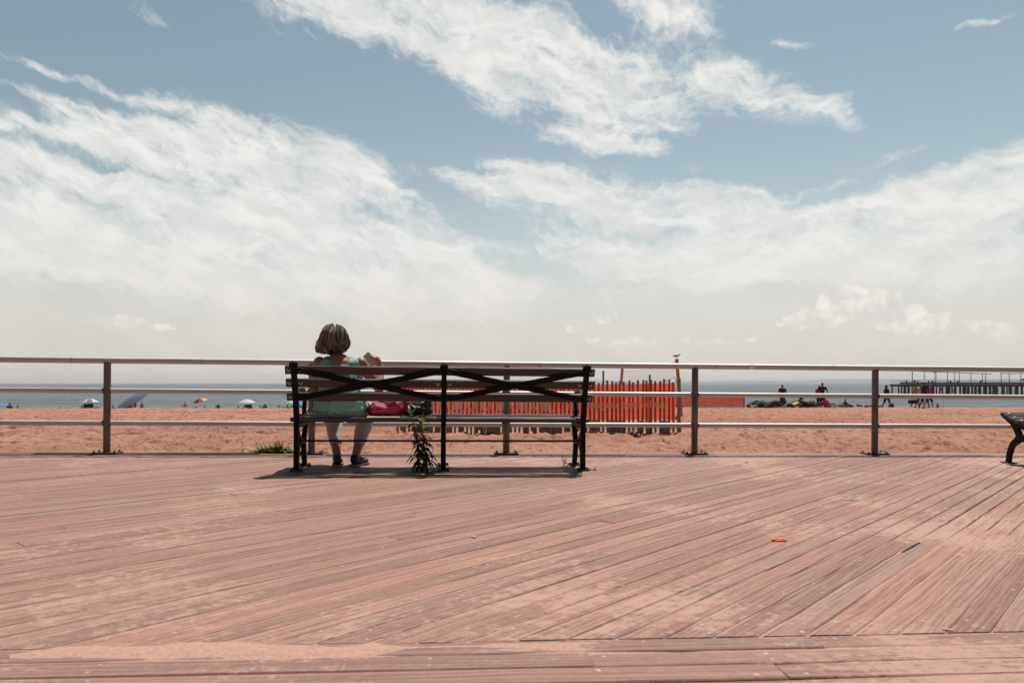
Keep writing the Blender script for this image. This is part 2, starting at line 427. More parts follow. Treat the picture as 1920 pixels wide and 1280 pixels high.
M = {
    'drift': mat('blown deck sand', (.48, .292, .222), .95, 0, .14, 60, .003, 220, spec=.1),
    'deck_diag': deck_mat('weathered diagonal planks', R(ANG + 45) - R(ANG)),
    'deck_trans': deck_mat('weathered border planks', 0.0, .22),
    'deck_edge': deck_mat('grey edge planks', 0.0, .15),
    'nail': mat('worn nail heads', (.34, .31, .31), .6, .35, .35, 40),
    'sand': sand_mat(),
    'sea': sea_mat(),
    'hill': mat('far wooded shore', (.07, .10, .09), .9, 0, .3, .004),
    'rail': mat('brushed aluminium pipe', (.56, .535, .52), .66, .85, .10, 5, .0004, 160, stretch=(.3, 4, 4)),
    'post': mat('weathered aluminium post', (.16, .132, .118), .50, .8, .42, 16, .0008, 120, stretch=(1, 1, .35)),
    'plate': mat('dark steel base plate', (.06, .06, .065), .5, .6, .3, 30),
    'iron': mat('black painted cast iron', (.0045, .0052, .0065), .5, .0, .25, 30, .0006, 90, spec=.13),
    'slat': mat('weathered dark bench wood', (.060, .036, .027), .34, 0, .0, 1.0, .0005, 1.0, stretch=(3, 60, 60), base2=(.017, .012, .0105), spec=.5),
    'washer': mat('galvanised bolt washer', (.58, .48, .43), .5, .25, .1, 60),
    'lath': mat('grey fence laths', (.27, .20, .165), .85, 0, .3, 6, .002, 30, stretch=(20, 20, 1)),
    'wire': mat('fence wire', (.12, .11, .10), .5, .8),
    'banner': mesh_vinyl('red orange mesh vinyl', (.95, .175, .092), .48, .10),
    'print': mesh_vinyl('pale banner print', (.93, .68, .55), .25, .0),
    'volley': mat('orange volleyball post paint', (.55, .19, .03), .5, 0, .2, 8),
    'net': mat('pale net cord', (.72, .70, .67), .8),
    'skin': mat('sun tanned skin', (.38, .165, .105), .5, 0, .10, 14),
    'skin_pale': mat('tanned skin', (.42, .20, .14), .55, 0, .08, 10),
    'skin_dark': mat('brown skin', (.10, .048, .032), .5, 0, .1, 10),
    'mint': mat('mint jersey', (.23, .47, .375), .8, 0, .08, 9, .003, 24, stretch=(1, 1, 2.5)),
    'mint_trim': mat('pale mint binding', (.50, .66, .56), .8),
    'white_cloth': mat('off white cotton', (.50, .44, .435), .85, 0, .06, 10, .003, 22),
    'shoe': mat('black trainer fabric', (.018, .018, .022), .6, 0, .3, 30),
    'sole': mat('grey trainer sole', (.20, .19, .19), .7),
    'hair': hair_mat(),
    'hair_dark': mat('dark hair', (.018, .013, .011), .5),
    'paper': mat('book page', (.80, .71, .65), .8, 0, .0),
    'cover': mat('dark book cover', (.03, .03, .035), .5),
    'ink': mat('page ink', (.46, .38, .35), .8),
    'pink': mat('magenta cloth bag', (.31, .019, .056), .7, 0, .2, 8, .006, 14),
    'blackbag': mat('black nylon bag', (.014, .014, .016), .55, 0, .3, 14, .004, 20),
    'tan': mat('tan strap leather', (.36, .22, .15), .6, 0, .1, 12),
    'magazine': mat('magazine paper', (.62, .56, .42), .5, 0, .1, 20),
    'leaf': leaf_mat('dark weed leaves', (.018, .032, .014), (.050, .075, .022), .22),
    'leaf_top': leaf_mat('yellow green young leaves', (.18, .22, .035), (.32, .34, .07), .4),
    'leaf_mid': leaf_mat('grass green leaves', (.09, .12, .018), (.26, .27, .05), .35),
    'stem': mat('weed stem', (.05, .05, .025), .6),
    'blue_u': mat('sky blue nylon', (.10, .40, .62), .6, trans=.3),
    'teal_u': mat('teal nylon', (.05, .26, .33), .6, trans=.3),
    'white_u': mat('white nylon', (.72, .73, .75), .6, trans=.35),
    'grey_u': mat('slate blue nylon', (.15, .19, .27), .6, trans=.15),
    'red_u': mat('red nylon', (.62, .05, .06), .6, trans=.3),
    'yellow_u': mat('yellow nylon', (.72, .55, .06), .6, trans=.3),
    'green_u': mat('green nylon', (.16, .50, .22), .6, trans=.35),
    'orange_u': mat('orange nylon', (.72, .25, .04), .6, trans=.3),
    'pole': mat('umbrella pole', (.4, .4, .4), .4, .7),
    'black': mat('black cloth', (.014, .014, .017), .8, 0, .2, 20),
    'navy': mat('navy cloth', (.018, .022, .04), .8),
    'red': mat('red cloth', (.45, .03, .035), .75, 0, .12, 10),
    'olive': mat('olive cloth', (.13, .14, .05), .8),
    'purple': mat('dark purple cloth', (.04, .022, .04), .8),
    'white': mat('white plastic', (.75, .74, .72), .5),
    'rock': mat('dark jetty stone', (.050, .044, .036), .9, 0, .0, 3.0, .03, 9, base2=(.010, .013, .010)),
    'rock_tan': mat('tan jetty stone', (.22, .16, .12), .9, 0, .3, 4.0, .03, 9),
    'pier': mat('dark pier timber', (.038, .038, .040), .8, 0, .3, .6),
    'steel': mat('grey pier steel', (.10, .11, .12), .5, .4),
    'roof': mat('canopy sheet', (.28, .29, .30), .5, 0, .1, 1.0),
    'gull_grey': mat('dark grey feathers', (.05, .05, .055), .7),
    'gull_white': mat('white feathers', (.7, .68, .66), .7),
    'beak': mat('orange beak', (.5, .2, .06), .5),
    'orange': mat('orange plastic', (.85, .16, .02), .4),
    'leaf_dry': mat('dry leaf', (.25, .16, .07), .8),
    'bluegrey': mat('blue grey plastic strip', (.16, .18, .26), .5),
    'pebble': mat('pale pebble', (.62, .58, .52), .8, 0, .1, 60),
}


# ------------------------------------------------------------------ mesh helper
class MB:
    def __init__(self):
        self.v, self.f, self.m = [], [], []

    def add(self, vs, fs, mi=0, mx=None):
        b = len(self.v)
        for p in vs:
            p = Vector(p)
            self.v.append(tuple(mx @ p if mx else p))
        for f in fs:
            self.f.append(tuple(i + b for i in f))
            self.m.append(mi)
        return self

    def box(self, c, s, mx=None, mi=0, rot=None, ch=0.0):
        x, y, z = (k / 2 for k in s)
        if ch <= 0:
            vs = [(sx_ * x, sy * y, sz * z) for sz in (-1, 1) for sy in (-1, 1) for sx_ in (-1, 1)]
            fs = [(0, 2, 3, 1), (4, 5, 7, 6), (0, 1, 5, 4), (2, 6, 7, 3), (0, 4, 6, 2), (1, 3, 7, 5)]
        else:                                           # chamfered along x: an octagonal section
            ring = [(y - ch, -z), (y, -z + ch), (y, z - ch), (y - ch, z), (-y + ch, z), (-y, z - ch), (-y, -z + ch), (-y + ch, -z)]
            vs = [(-x, a, b) for a, b in ring] + [(x, a, b) for a, b in ring]
            fs = [tuple(reversed(range(8))), tuple(range(8, 16))] + [(i, (i + 1) % 8, 8 + (i + 1) % 8, 8 + i) for i in range(8)]
        r = rot.to_matrix().to_4x4() if rot else Matrix.Identity(4)
        t = Matrix.Translation(c) @ r
        return self.add(vs, fs, mi, (mx @ t) if mx else t)

    def tube(self, pts, rad, n=10, mi=0, mx=None, flat=1.0, cap=True):
        pts = [Vector(p) for p in pts]
        if not hasattr(rad, '__len__'):
            rad = [rad] * len(pts)
        vs, fs = [], []
        up = None
        for i, p in enumerate(pts):
            d = (pts[min(i + 1, len(pts) - 1)] - pts[max(i - 1, 0)]).normalized()
            if up is None:
                up = Vector((0, 0, 1)) if abs(d.z) < .9 else Vector((0, 1, 0))
            a = d.cross(up).normalized()
            up = a.cross(d).normalized()
            for kk in range(n):
                th = 2 * math.pi * kk / n
                vs.append(p + a * math.cos(th) * rad[i] + up * math.sin(th) * rad[i] * flat)
        for i in range(len(pts) - 1):
            for kk in range(n):
                fs.append((i * n + kk, i * n + (kk + 1) % n, (i + 1) * n + (kk + 1) % n, (i + 1) * n + kk))
        if cap:
            fs.append(tuple(reversed(range(n))))
            fs.append(tuple(range((len(pts) - 1) * n, len(pts) * n)))
        return self.add(vs, fs, mi, mx)

    def ell(self, c, r, mi=0, mx=None, rot=None, nu=14, nv=9):
        vs, fs = [(0, 0, -1)], []
        for j in range(1, nv):
            ph = -math.pi / 2 + math.pi * j / nv
            for i in range(nu):
                th = 2 * math.pi * i / nu
                vs.append((math.cos(ph) * math.cos(th), math.cos(ph) * math.sin(th), math.sin(ph)))
        vs.append((0, 0, 1))
        for i in range(nu):
            fs.append((0, 1 + (i + 1) % nu, 1 + i))
            for j in range(nv - 2):
                a, b = 1 + j * nu + i, 1 + j * nu + (i + 1) % nu
                fs.append((a, b, b + nu, a + nu))
            fs.append((1 + (nv - 2) * nu + i, 1 + (nv - 2) * nu + (i + 1) % nu, len(vs) - 1))
        rm = rot.to_matrix().to_4x4() if rot else Matrix.Identity(4)
        t = Matrix.Translation(c) @ rm @ Matrix.Diagonal((r[0], r[1], r[2], 1))
        return self.add(vs, fs, mi, (mx @ t) if mx else t)

    def cap(self, p, q, r0, r1, n=14):
        """closed tapered capsule, for the fused bodies"""
        p, q = Vector(p), Vector(q)
        d = (q - p)
        L = d.length
        d.normalize()
        pts, rad = [], []
        for i in range(5):
            a = math.pi / 2 * (1 - i / 4)
            pts.append(p - d * r0 * math.sin(a) * .999)
            rad.append(max(r0 * math.cos(a), 1e-4))
        for i in range(5):
            a = math.pi / 2 * i / 4
            pts.append(q + d * r1 * math.sin(a))
            rad.append(max(r1 * math.cos(a), 1e-4))
        return self.tube(pts, rad, n)

    def chain(self, pts, rads):
        for i in range(len(pts) - 1):
            self.cap(pts[i], pts[i + 1], rads[i], rads[i + 1])
        return self

    def prism(self, outline, y0, y1, axis='x', mi=0, mx=None):
        """closed 2-D outline (a, b) = (y, z), pulled from y0 to y1 along x"""
        n = len(outline)
        vs = [(y0, a, b) for a, b in outline] + [(y1, a, b) for a, b in outline]
        fs = [tuple(reversed(range(n))), tuple(range(n, 2 * n))] + [(i, (i + 1) % n, n + (i + 1) % n, n + i) for i in range(n)]
        return self.add(vs, fs, mi, mx)

    def mesh(self, name, mats, smooth=False):
        me = bpy.data.meshes.new(name)
        me.from_pydata(self.v, [], self.f)
        for m in (mats if isinstance(mats, (list, tuple)) else [mats]):
            me.materials.append(m)
        me.polygons.foreach_set('material_index', self.m)
        if smooth:
            me.polygons.foreach_set('use_smooth', [True] * len(me.polygons))
        me.update()
        return me

    def build(self, name, mats, parent=None, smooth=False, autos=None, label=None):
        me = self.mesh(name, mats, smooth)
        if autos:
            me.polygons.foreach_set('use_smooth', [True] * len(me.polygons))
            me.set_sharp_from_angle(angle=R(autos))
        o = bpy.data.objects.new(name, me)
        col.objects.link(o)
        if parent:
            o.parent = parent
        if label:
            o['label'] = label
        return o

    def blob(self, name, mats, parent=None, voxel=.01, smooth=4, disp=0.0, dsize=.08, label=None):
        """fuse the closed pieces into ONE continuous skin"""
        me = self.mesh(name + '_src', mats)
        o = bpy.data.objects.new(name + '_src', me)
        col.objects.link(o)
        md = o.modifiers.new('r', 'REMESH')
        md.mode = 'VOXEL'
        md.voxel_size = voxel
        md.use_smooth_shade = True
        s = o.modifiers.new('s', 'SMOOTH')
        s.iterations = smooth
        s.factor = .5
        if disp:
            tx = bpy.data.textures.new('folds', 'CLOUDS')
            tx.noise_scale = dsize
            d = o.modifiers.new('d', 'DISPLACE')
            d.texture = tx
            d.strength = disp
            d.mid_level = .5
        dg = bpy.context.evaluated_depsgraph_get()
        me2 = bpy.data.meshes.new_from_object(o.evaluated_get(dg))
        bpy.data.objects.remove(o)
        bpy.data.meshes.remove(me)
        me2.name = name
        if not me2.materials:
            me2.materials.append(mats)
        ob = bpy.data.objects.new(name, me2)
        col.objects.link(ob)
        if parent:
            ob.parent = parent
        if label:
            ob['label'] = label
        return ob


def tag(o, label, cat, group=None, kind=None):
    if label:
        o['label'] = label
    if cat:
        o['category'] = cat
    if group:
        o['group'] = group
    if kind:
        o['kind'] = kind
    return o


def thing(name, label, cat, loc=(0, 0, 0), rz=0.0, group=None, tilt=0.0):
    o = bpy.data.objects.new(name, None)
    col.objects.link(o)
    o.empty_display_size = .1
    o.location = loc
    o.rotation_euler = (0, tilt, rz)
    return tag(o, label, cat, group)


SLOPE = .0080
TILT = math.atan(SLOPE)


def deckz(X):
    return -SLOPE * X


def grid_mesh(name, X, Y, Z, mats, kind='structure', smooth=True):
    h, wd = X.shape
    me = bpy.data.meshes.new(name)
    me.vertices.add(h * wd)
    me.vertices.foreach_set('co', np.stack([X, Y, Z], -1).reshape(-1).astype(np.float32))
    idx = np.arange(h * wd).reshape(h, wd)
    q = np.stack([idx[:-1, :-1], idx[:-1, 1:], idx[1:, 1:], idx[1:, :-1]], -1).reshape(-1, 4)
    me.loops.add(q.size)
    me.loops.foreach_set('vertex_index', q.reshape(-1))
    me.polygons.add(len(q))
    me.polygons.foreach_set('loop_start', np.arange(len(q)) * 4)
    me.polygons.foreach_set('loop_total', np.full(len(q), 4))
    me.polygons.foreach_set('use_smooth', np.full(len(q), smooth))
    me.update(calc_edges=True)
    me.materials.append(mats)
    o = bpy.data.objects.new(name, me)
    col.objects.link(o)
    if kind:
        o['kind'] = kind
    return o


# ------------------------------------------------------------------ beach profile
PY = [-60, 8.2, 22, 52, 55, 62, 118, 160, 400]
PZ = [-.46, -.46, -.54, -1.03, -1.13, -1.44, -4.60, -6.0, -9.0]
SEA = -4.55


def gz(X, Y):
    z = np.interp(Y, PY, PZ)
    return z + .035 * np.clip((np.asarray(X) - 4) / 10, 0, 1) * np.exp(-((np.asarray(Y) - 53) / 14) ** 2) * 1.6


def place(px, Y):
    X = (px - 960) / F * Y
    return X, Y, float(gz(X, Y))


def place_top(px, ytop, H, y0=58.0, y1=112.0):
    """walk out from the berm until something H metres tall would reach that height in the view"""
    best = None
    for Y in np.arange(y0, y1, .5):
        X = (px - 960) / F * Y
        t = HOR + (EYE - float(gz(X, Y)) - H) / Y * F
        if best is None or abs(t - ytop) < best[0]:
            best = (abs(t - ytop), Y)
    return place(px, best[1])


# sand
rows = np.concatenate([np.linspace(-40, 7.8, 14), 8.0 + (np.linspace(0, 1, 420) ** 1.7) * 52, np.linspace(61, 175, 70)])
cols = np.concatenate([np.linspace(-150, -46, 24), np.linspace(-45, 45, 640), np.linspace(46, 150, 24)])
Xg, Yg = np.meshgrid(cols, rows)
Zg = gz(Xg, Yg)
amp = np.clip((Yg - 8) / 1.5, 0, 1) * np.interp(Yg, [8, 60, 90], [1, 1, .6])
foot = fbm(Xg * 2.4, Yg * 2.4, 4, 3, .6)
track = fbm(Xg * .10, Yg * 1.1, 4, 11, .55)
soft = fbm(Xg * .35, Yg * .5, 3, 21)
fine = fbm(Xg * 7, Yg * 7, 3, 77, .6) * np.interp(Yg, [8, 30, 45], [1, 1, .3])
pits = np.minimum(0, fbm(Xg * 3.1, Yg * 3.1, 2, 33) + .10)
Zg = Zg + amp * (foot * .085 + track * .08 + soft * .06 + pits * .34 + fine * .05)
rf = np.random.default_rng(99)
for _ in range(900):
    yc = 8.6 + 46 * rf.random() ** 1.3
    xc = (rf.random() - .5) * 1.5 * yc
    if abs(xc) > 44:
        continue
    i0, i1 = np.searchsorted(rows, yc - .35), np.searchsorted(rows, yc + .35)
    j0, j1 = np.searchsorted(cols, xc - .4), np.searchsorted(cols, xc + .4)
    if i1 <= i0 or j1 <= j0:
        continue
    d2 = ((Xg[i0:i1, j0:j1] - xc) / .17) ** 2 + ((Yg[i0:i1, j0:j1] - yc) / .15) ** 2
    Zg[i0:i1, j0:j1] += -.075 * np.exp(-d2) + .03 * np.exp(-((np.sqrt(d2) - 1.5) / .5) ** 2)
for yc in (11.3, 12.9, 19.5, 21.2, 30.5, 32.6, 44.0):          # tyre tracks along the beach
    yy = Yg - yc - .25 * np.sin(Xg * .11 + yc) - .02 * Xg
    Zg += np.where(Yg < 60, -.045 * np.exp(-(yy / .17) ** 2) + .03 * np.exp(-((np.abs(yy) - .33) / .12) ** 2), 0) * (1 + .6 * np.sin(Xg * 9))
sand = grid_mesh('sand_beach', Xg, Yg, Zg, M['sand'])
tag(sand, 'orange pink trampled beach sand behind the railing', 'sand')

# sea
sx_, sy_ = np.meshgrid(np.array([-9000, -2500, -600, -150, 150, 600, 2500, 9000.]), np.array([100, 160, 260, 420, 800, 2000, 5000, 13500.]))
sea = grid_mesh('sea', sx_, sy_, np.full_like(sx_, SEA), M['sea'])
tag(sea, 'grey blue sea reaching the hazy horizon', 'sea')

# far shore
hx = np.linspace(150, 7400, 260)
hh = np.clip((hx - 150) / 900, 0, 1) * (26 + 26 * fbm(hx / 900, hx * 0 + 3, 4, 5) + 14 * np.clip((hx - 2600) / 1500, 0, 1)) + 6 * fbm(hx / 60, hx * 0, 3, 9) + 5
HX = np.stack([hx] * 4)
HY = np.stack([np.full_like(hx, 9000), np.full_like(hx, 9150), np.full_like(hx, 9500), np.full_like(hx, 10200)])
HZ = np.stack([np.full_like(hx, SEA - 1), SEA + hh * .7, SEA + hh, np.full_like(hx, SEA - 1)])
tag(grid_mesh('far_hills', HX, HY, HZ, M['hill']), 'low hazy blue shoreline across the water', 'hills')

# ------------------------------------------------------------------ boardwalk
A0 = R(ANG)
RAIL0 = Vector((0, 7.96, 0))
T_NEAR, T_FAR, T_EDGE = -5.76, -.24, .20
S0, S1 = -10.0, 10.5
bw = MB()


def plank(a, b, width, mi, dz=0.0, roll=0.0, skew0=0.0, skew1=0.0):
    """board from a to b in the deck plane; skewed ends"""
    a, b = Vector((a[0], a[1], 0)), Vector((b[0], b[1], 0))
    d = (b - a).normalized()
    n = Vector((-d.y, d.x, 0))
    hw, c = width / 2, .0035
    prof = [(-hw, -.032), (-hw, -c), (-hw + c, 0), (hw - c, 0), (hw, -c), (hw, -.032)]
    vs = []
    for base, sk in ((a, skew0), (b, skew1)):
        for u, z in prof:
            p = base + n * u + d * (u * sk)
            vs.append((p.x, p.y, z + dz + u * roll))
    fs = [(i, i + 1, 7 + i, 6 + i) for i in range(5)] + [(5, 4, 3, 2, 1, 0), (6, 7, 8, 9, 10, 11)]
    fs = [tuple(reversed(f)) for f in fs]
    bw.add(vs, fs, mi)


def nail(x, y, z):
    r = random.uniform(.0055, .0085)
    n = 8
    vs = [(x + r * math.cos(i * math.pi / 4), y + r * math.sin(i * math.pi / 4), z) for i in range(n)] + [(x, y, z + .0012)]
    bw.add(vs, [(i, (i + 1) % n, n) for i in range(n)], 3)


PITCH = .1005
q = math.sqrt(.5)
ncount = int((S1 - S0 + 6) / (PITCH / q))
nail_rows = [T_NEAR + .07 + .405 * k_ for k_ in range(15) if T_NEAR + .07 + .405 * k_ < T_FAR]
for i in range(ncount):
    s0 = S0 - 6 + i * PITCH / q                       # where the board's middle meets t = T_NEAR
    wd = PITCH - random.choice([.003, .0035, .004, .005, .0065, .0085]) * random.uniform(.8, 1.1)
    L = (T_FAR - T_NEAR) / q
    u, cuts = 0.0, [0.0]
    u = random.uniform(1.0, 14.0)
    if u < L - 1.0:
        cuts.append(u)
    cuts.append(L)
    for j in range(len(cuts) - 1):
        g0 = 0 if j == 0 else .002
        g1 = 0 if j == len(cuts) - 2 else .002
        ua, ub = cuts[j] + g0, cuts[j + 1] - g1
        pa = (s0 + ua * q, T_NEAR + ua * q)
        pb = (s0 + ub * q, T_NEAR + ub * q)
        if pb[0] < S0 - .5 or pa[0] > S1 + .5:
            continue
        dz = random.gauss(0, .0008)
        rl = random.gauss(0, .007)
        plank(pa, pb, wd, 0, dz, rl, -1.0 if j == 0 else 0.0, -1.0 if j == len(cuts) - 2 else 0.0)
        for tr in nail_rows:
            un = (tr - T_NEAR) / q
            if ua + .02 < un < ub - .02:
                for off in (-.027, .027):
                    if random.random() < .55:
                        un2 = un + off + random.gauss(0, .006)
                        x_ = s0 + un2 * q - off * q
                        y_ = T_NEAR + un2 * q + off * q
                        nail(x_, y_, dz + off * rl + .0008)
k_ = 0
t_ = T_NEAR - .006 - .05
while t_ > -11.6:
    s = S0 - random.uniform(0, 3)
    while s < S1:
        e = s + random.uniform(3.2, 5.0)
        dz = random.gauss(0, .0012)
        rl = random.gauss(0, .012)
        plank((s, t_), (e - .004, t_), .1 - .005 * random.uniform(.7, 1.6), 1, dz, rl)
        x_ = s + .05
        while x_ < e and t_ > -7.4:
            for off in (-.024, .024):
                if random.random() < .5:
                    nail(x_ + random.gauss(0, .008), t_ + off, dz + off * rl + .0008)
            x_ += random.uniform(.38, .44)
        s = e
    t_ -= .1055
for tt in (T_FAR + .055, T_FAR + .16, T_FAR + .265, T_FAR + .37):
    s = S0 - random.uniform(0, 3)
    while s < S1:
        e = s + random.uniform(2.6, 4.4)
        plank((s, tt), (e - .005, tt), .098, 2, random.gauss(.0, .004), random.gauss(0, .05))
        s = e
# fascia board under the far edge
bw.box((0.2, T_EDGE - .02, -.20), (20.5, .04, .30), mi=2)
boardwalk = bw.build('boardwalk', [M['deck_diag'], M['deck_trans'], M['deck_edge'], M['nail']])
boardwalk.location = RAIL0
boardwalk.rotation_euler = (0, TILT, A0)
tag(boardwalk, 'weathered pinkish timber boardwalk of diagonal planks', 'boardwalk', kind='structure')
# blown sand lying in the gaps
sg, tg = np.meshgrid(np.arange(S0, S1, .05), np.arange(-11.5, T_EDGE - .05, .05))
zf = -.0060 + .014 * fbm(sg * .55, tg * .55, 4, 41) + .006 * fbm(sg * 4, tg * 4, 3, 45)
zf += np.interp(tg, [-7, -5.4, -4.2, -3, -.5], [.004, .0035, 0, -.007, -.012])
ridge = np.exp(-((tg - (T_NEAR - .05)) / .055) ** 2) * np.clip(fbm(sg * .6, sg * 0 + 2, 3, 51) * 1.5 + .80, 0, 1)
zf = np.minimum(zf, -.0026) + ridge * (.0062 + .010 * fbm(sg * 3.2, tg * 14, 4, 55, .65))
fill = grid_mesh('sand_in_gaps', sg, tg, zf, M['drift'])
fill.location = RAIL0
fill.rotation_euler = (0, TILT, A0)
tag(fill, 'blown sand filling the gaps between the planks', 'sand')


def onrail(s, t, z=0.0):
    """deck frame (s along the railing, t towards the sea) -> world"""
    m = Matrix.Translation(RAIL0) @ Euler((0, TILT, A0)).to_matrix().to_4x4()
    return m @ Vector((s, t, z))


def s_of(px, t=0.0):
    """the s where the railing line crosses a viewing azimuth"""
    k2 = (px - 960) / F
    # (s cos - t sin) = k2 * (8.13 + s sin + t cos)
    return (k2 * (RAIL0.y + t * math.cos(A0)) + t * math.sin(A0)) / (math.cos(A0) - k2 * math.sin(A0))


# ------------------------------------------------------------------ railing
rl = thing('railing', 'grey metal pipe railing with three rails along the boardwalk edge', 'railing', RAIL0, A0, tilt=TILT)
posts_px = [200, 584, 949, 1302, 1640]
ps_ = [s_of(p) for p in posts_px]
dstep = (ps_[-1] - ps_[0]) / 4
all_s = [ps_[0] - 2 * dstep, ps_[0] - dstep] + ps_ + [ps_[-1] + dstep, ps_[-1] + 2 * dstep]
sa, sb = all_s[0] - .3, all_s[-1] + .3
TOPZ, MIDZ, LOWZ = .925, .625, .303


def pipe_part(name, x0, x1, z, r, n=24):
    m = MB()
    seg = 6
    m.tube([(x0 + (x1 - x0) * i / seg, 0, z) for i in range(seg + 1)], r, n)
    return m.build(name, M['rail'], rl, autos=40)


pipe_part('top_rail', sa, sb, TOPZ, .030)
for i in range(len(all_s) - 1):
    pipe_part('middle_rail', all_s[i] + .026, all_s[i + 1] - .026, MIDZ, .0245)
    pipe_part('lower_rail', all_s[i] + .026, all_s[i + 1] - .026, LOWZ, .0245)
for s in all_s:
    m = MB()
    m.tube([(s, 0, .010), (s, 0, TOPZ - .012)], .034, 24)
    po = m.build('post', M['post'], rl, autos=40)
    for zz in (MIDZ, LOWZ):
        for sg_ in (-1, 1):
            c = MB()
            c.tube([(s + sg_ * .028, 0, zz), (s + sg_ * .040, 0, zz)], .0275, 20)
            c.build('weld_collar', M['post'], po, autos=40)
    b_ = MB()
    b_.box((s, 0, .008), (.25, .17, .012))
    for dx in (-.098, .098):
        for dy in (-.06, .06):
            b_.tube([(s + dx, dy, .010), (s + dx, dy, .026)], .011, 6)
            b_.tube([(s + dx, dy, .020), (s + dx, dy, .034)], .006, 8)
    b_.build('base_plate', M['plate'], po)
for px in (134, 378, 1010, 1340, 1560):
    j = MB()
    s = s_of(px)
    j.tube([(s - .002, 0, TOPZ), (s + .002, 0, TOPZ)], .0306, 24)
    j.build('rail_joint', M['plate'], rl)
j = MB()
s = s_of(1407)
j.tube([(s - .028, 0, TOPZ), (s + .028, 0, TOPZ)], .0312, 24)
j.build('tape_wrap', M['white'], rl, label='scrap of white tape wrapped round the top rail')

# ------------------------------------------------------------------ main bench
BO, BA = Vector((-.570, 6.36, deckz(-.57))), R(5.5)
BENCH_M = Matrix.Translation(BO) @ Euler((0, TILT, BA)).to_matrix().to_4x4()


def smooth_outline(left, right):
    return left + list(reversed(right))


def ribbon(pts, widths):
    """2-D ribbon outline about a centre line"""
    l, r = [], []
    for i, p in enumerate(pts):
        a, b = pts[max(0, i - 1)], pts[min(len(pts) - 1, i + 1)]
        dx, dy = b[0] - a[0], b[1] - a[1]
        L = math.hypot(dx, dy) or 1
        nx, ny = -dy / L, dx / L
        l.append((p[0] + nx * widths[i] / 2, p[1] + ny * widths[i] / 2))
        r.append((p[0] - nx * widths[i] / 2, p[1] - ny * widths[i] / 2))
    return l + r[::-1]


def curve(pts, n=6):
    """Catmull-Rom"""
    out = []
    for i in range(len(pts) - 1):
        p0, p1, p2, p3 = pts[max(0, i - 1)], pts[i], pts[i + 1], pts[min(len(pts) - 1, i + 2)]
        for j in range(n):
            t = j / n
            out.append(tuple(.5 * (2 * b + (c - a) * t + (2 * a - 5 * b + 4 * c - d) * t * t + (3 * b - a - 3 * c + d) * t ** 3)
                             for a, b, c, d in zip(p0, p1, p2, p3)))
    out.append(tuple(pts[-1]))
    return out


bench = thing('park_bench', 'long dark wooden slat bench with black iron frames and crossed back braces', 'bench', BO, BA, tilt=TILT)
FX = (-1.19, 0.0, 1.17)
back_line = curve([(0.0, 0), (0.005, .2), (0.0, .40), (-.055, .60), (-.165, .875)], 5)


def back_at(z):
    for a, b in zip(back_line, back_line[1:]):
        if a[1] <= z <= b[1]:
            f = (z - a[1]) / (b[1] - a[1])
            return a[0] + (b[0] - a[0]) * f
    return back_line[-1][0]


for i, fx in enumerate(FX):
    fr = MB()
    hw = .021
    fr.prism(ribbon(back_line, [.044] * len(back_line)), fx - hw, fx + hw)
    fr.box((fx, -.160, .868), (.062, .05, .034), ch=.008)
    fr.ell((fx, -.160, .882), (.024, .022, .014))
    # seat bearer
    seat = curve([(.0, .375), (.20, .372), (.40, .388), (.46, .40)], 4)
    fr.prism(ribbon(seat, [.035] * len(seat)), fx - hw + .002, fx + hw - .002)
    # front leg
    fl = curve([(.44, .395), (.395, .30), (.335, .215), (.36, .11), (.405, .0)], 5)
    fr.prism(ribbon(fl, [.045, .042, .04, .038, .036] * 4 + [.036])[:], fx - hw + .001, fx + hw - .001)
    # scroll web from rear leg to front leg
    wb = curve([(.0, .34), (.10, .27), (.20, .235), (.335, .215)], 4)
    fr.prism(ribbon(wb, [.03] * len(wb)), fx - hw + .003, fx + hw - .003)
    wb = curve([(.0, .11), (.09, .20), (.20, .235), (.335, .215)], 4)
    fr.prism(ribbon(wb, [.03] * len(wb)), fx - hw + .004, fx + hw - .004)
    fr.build('end_frame' if i != 1 else 'middle_frame', M['iron'], bench)
    ar = MB()
    a_ = curve([(-.045, .60), (.06, .655), (.22, .668), (.34, .64), (.375, .56), (.345, .49), (.385, .42), (.42, .395)], 5)
    ar.prism(ribbon(a_, [.024] * len(a_)), fx - .017, fx + .017)
    ar.build('armrest', M['iron'], bench)
    for yy in (0.0, .405):
        ft = MB()
        ft.box((fx, yy, .008), (.10, .075, .013))
        for dx in (-.036, .036):
            ft.tube([(fx + dx, yy, .008), (fx + dx, yy, .028)], .011, 6)
        ft.build('foot_plate', M['plate'], bench)
    # washers on the back
    for zc in (.825, .722, .612):
        yb = back_at(zc)
        sl = math.atan2(back_at(zc - .03) - back_at(zc + .03), .06)
        for dx in (-.047, .047):
            if abs(fx) > .5 and dx * fx > 0:
                dx *= .82
            wb = MB()
            wm = Matrix.Translation((fx + dx, yb - .0015, zc)) @ Euler((-sl, 0, 0)).to_matrix().to_4x4()
            wb.tube([(0, .004, 0), (0, -.003, 0)], .0175, 14, mx=wm, mi=0)
            wb.tube([(0, -.003, 0), (0, -.010, 0)], .0065, 8, mx=wm, mi=1)
            wb.build('bolt', [M['washer'], M['plate']], bench)
for zc in (.825, .722, .612):
    sl = math.atan2(back_at(zc - .03) - back_at(zc + .03), .06)
    m = MB()
    m.box((-.01, back_at(zc) + .0225, zc), (2.50, .038, .066), rot=Euler((sl, 0, 0)), ch=.005)
    m.build('back_slat', M['slat'], bench)
for i in range(5):
    yy = -.0 + .098 * i
    zz = .403 + .006 * (i - 1.5) ** 2 * .55
    m = MB()
    m.box((-.01, yy + .012 + .012, zz + .012), (2.46, .082, .036), ch=.006)
    m.build('seat_slat', M['slat'], bench)
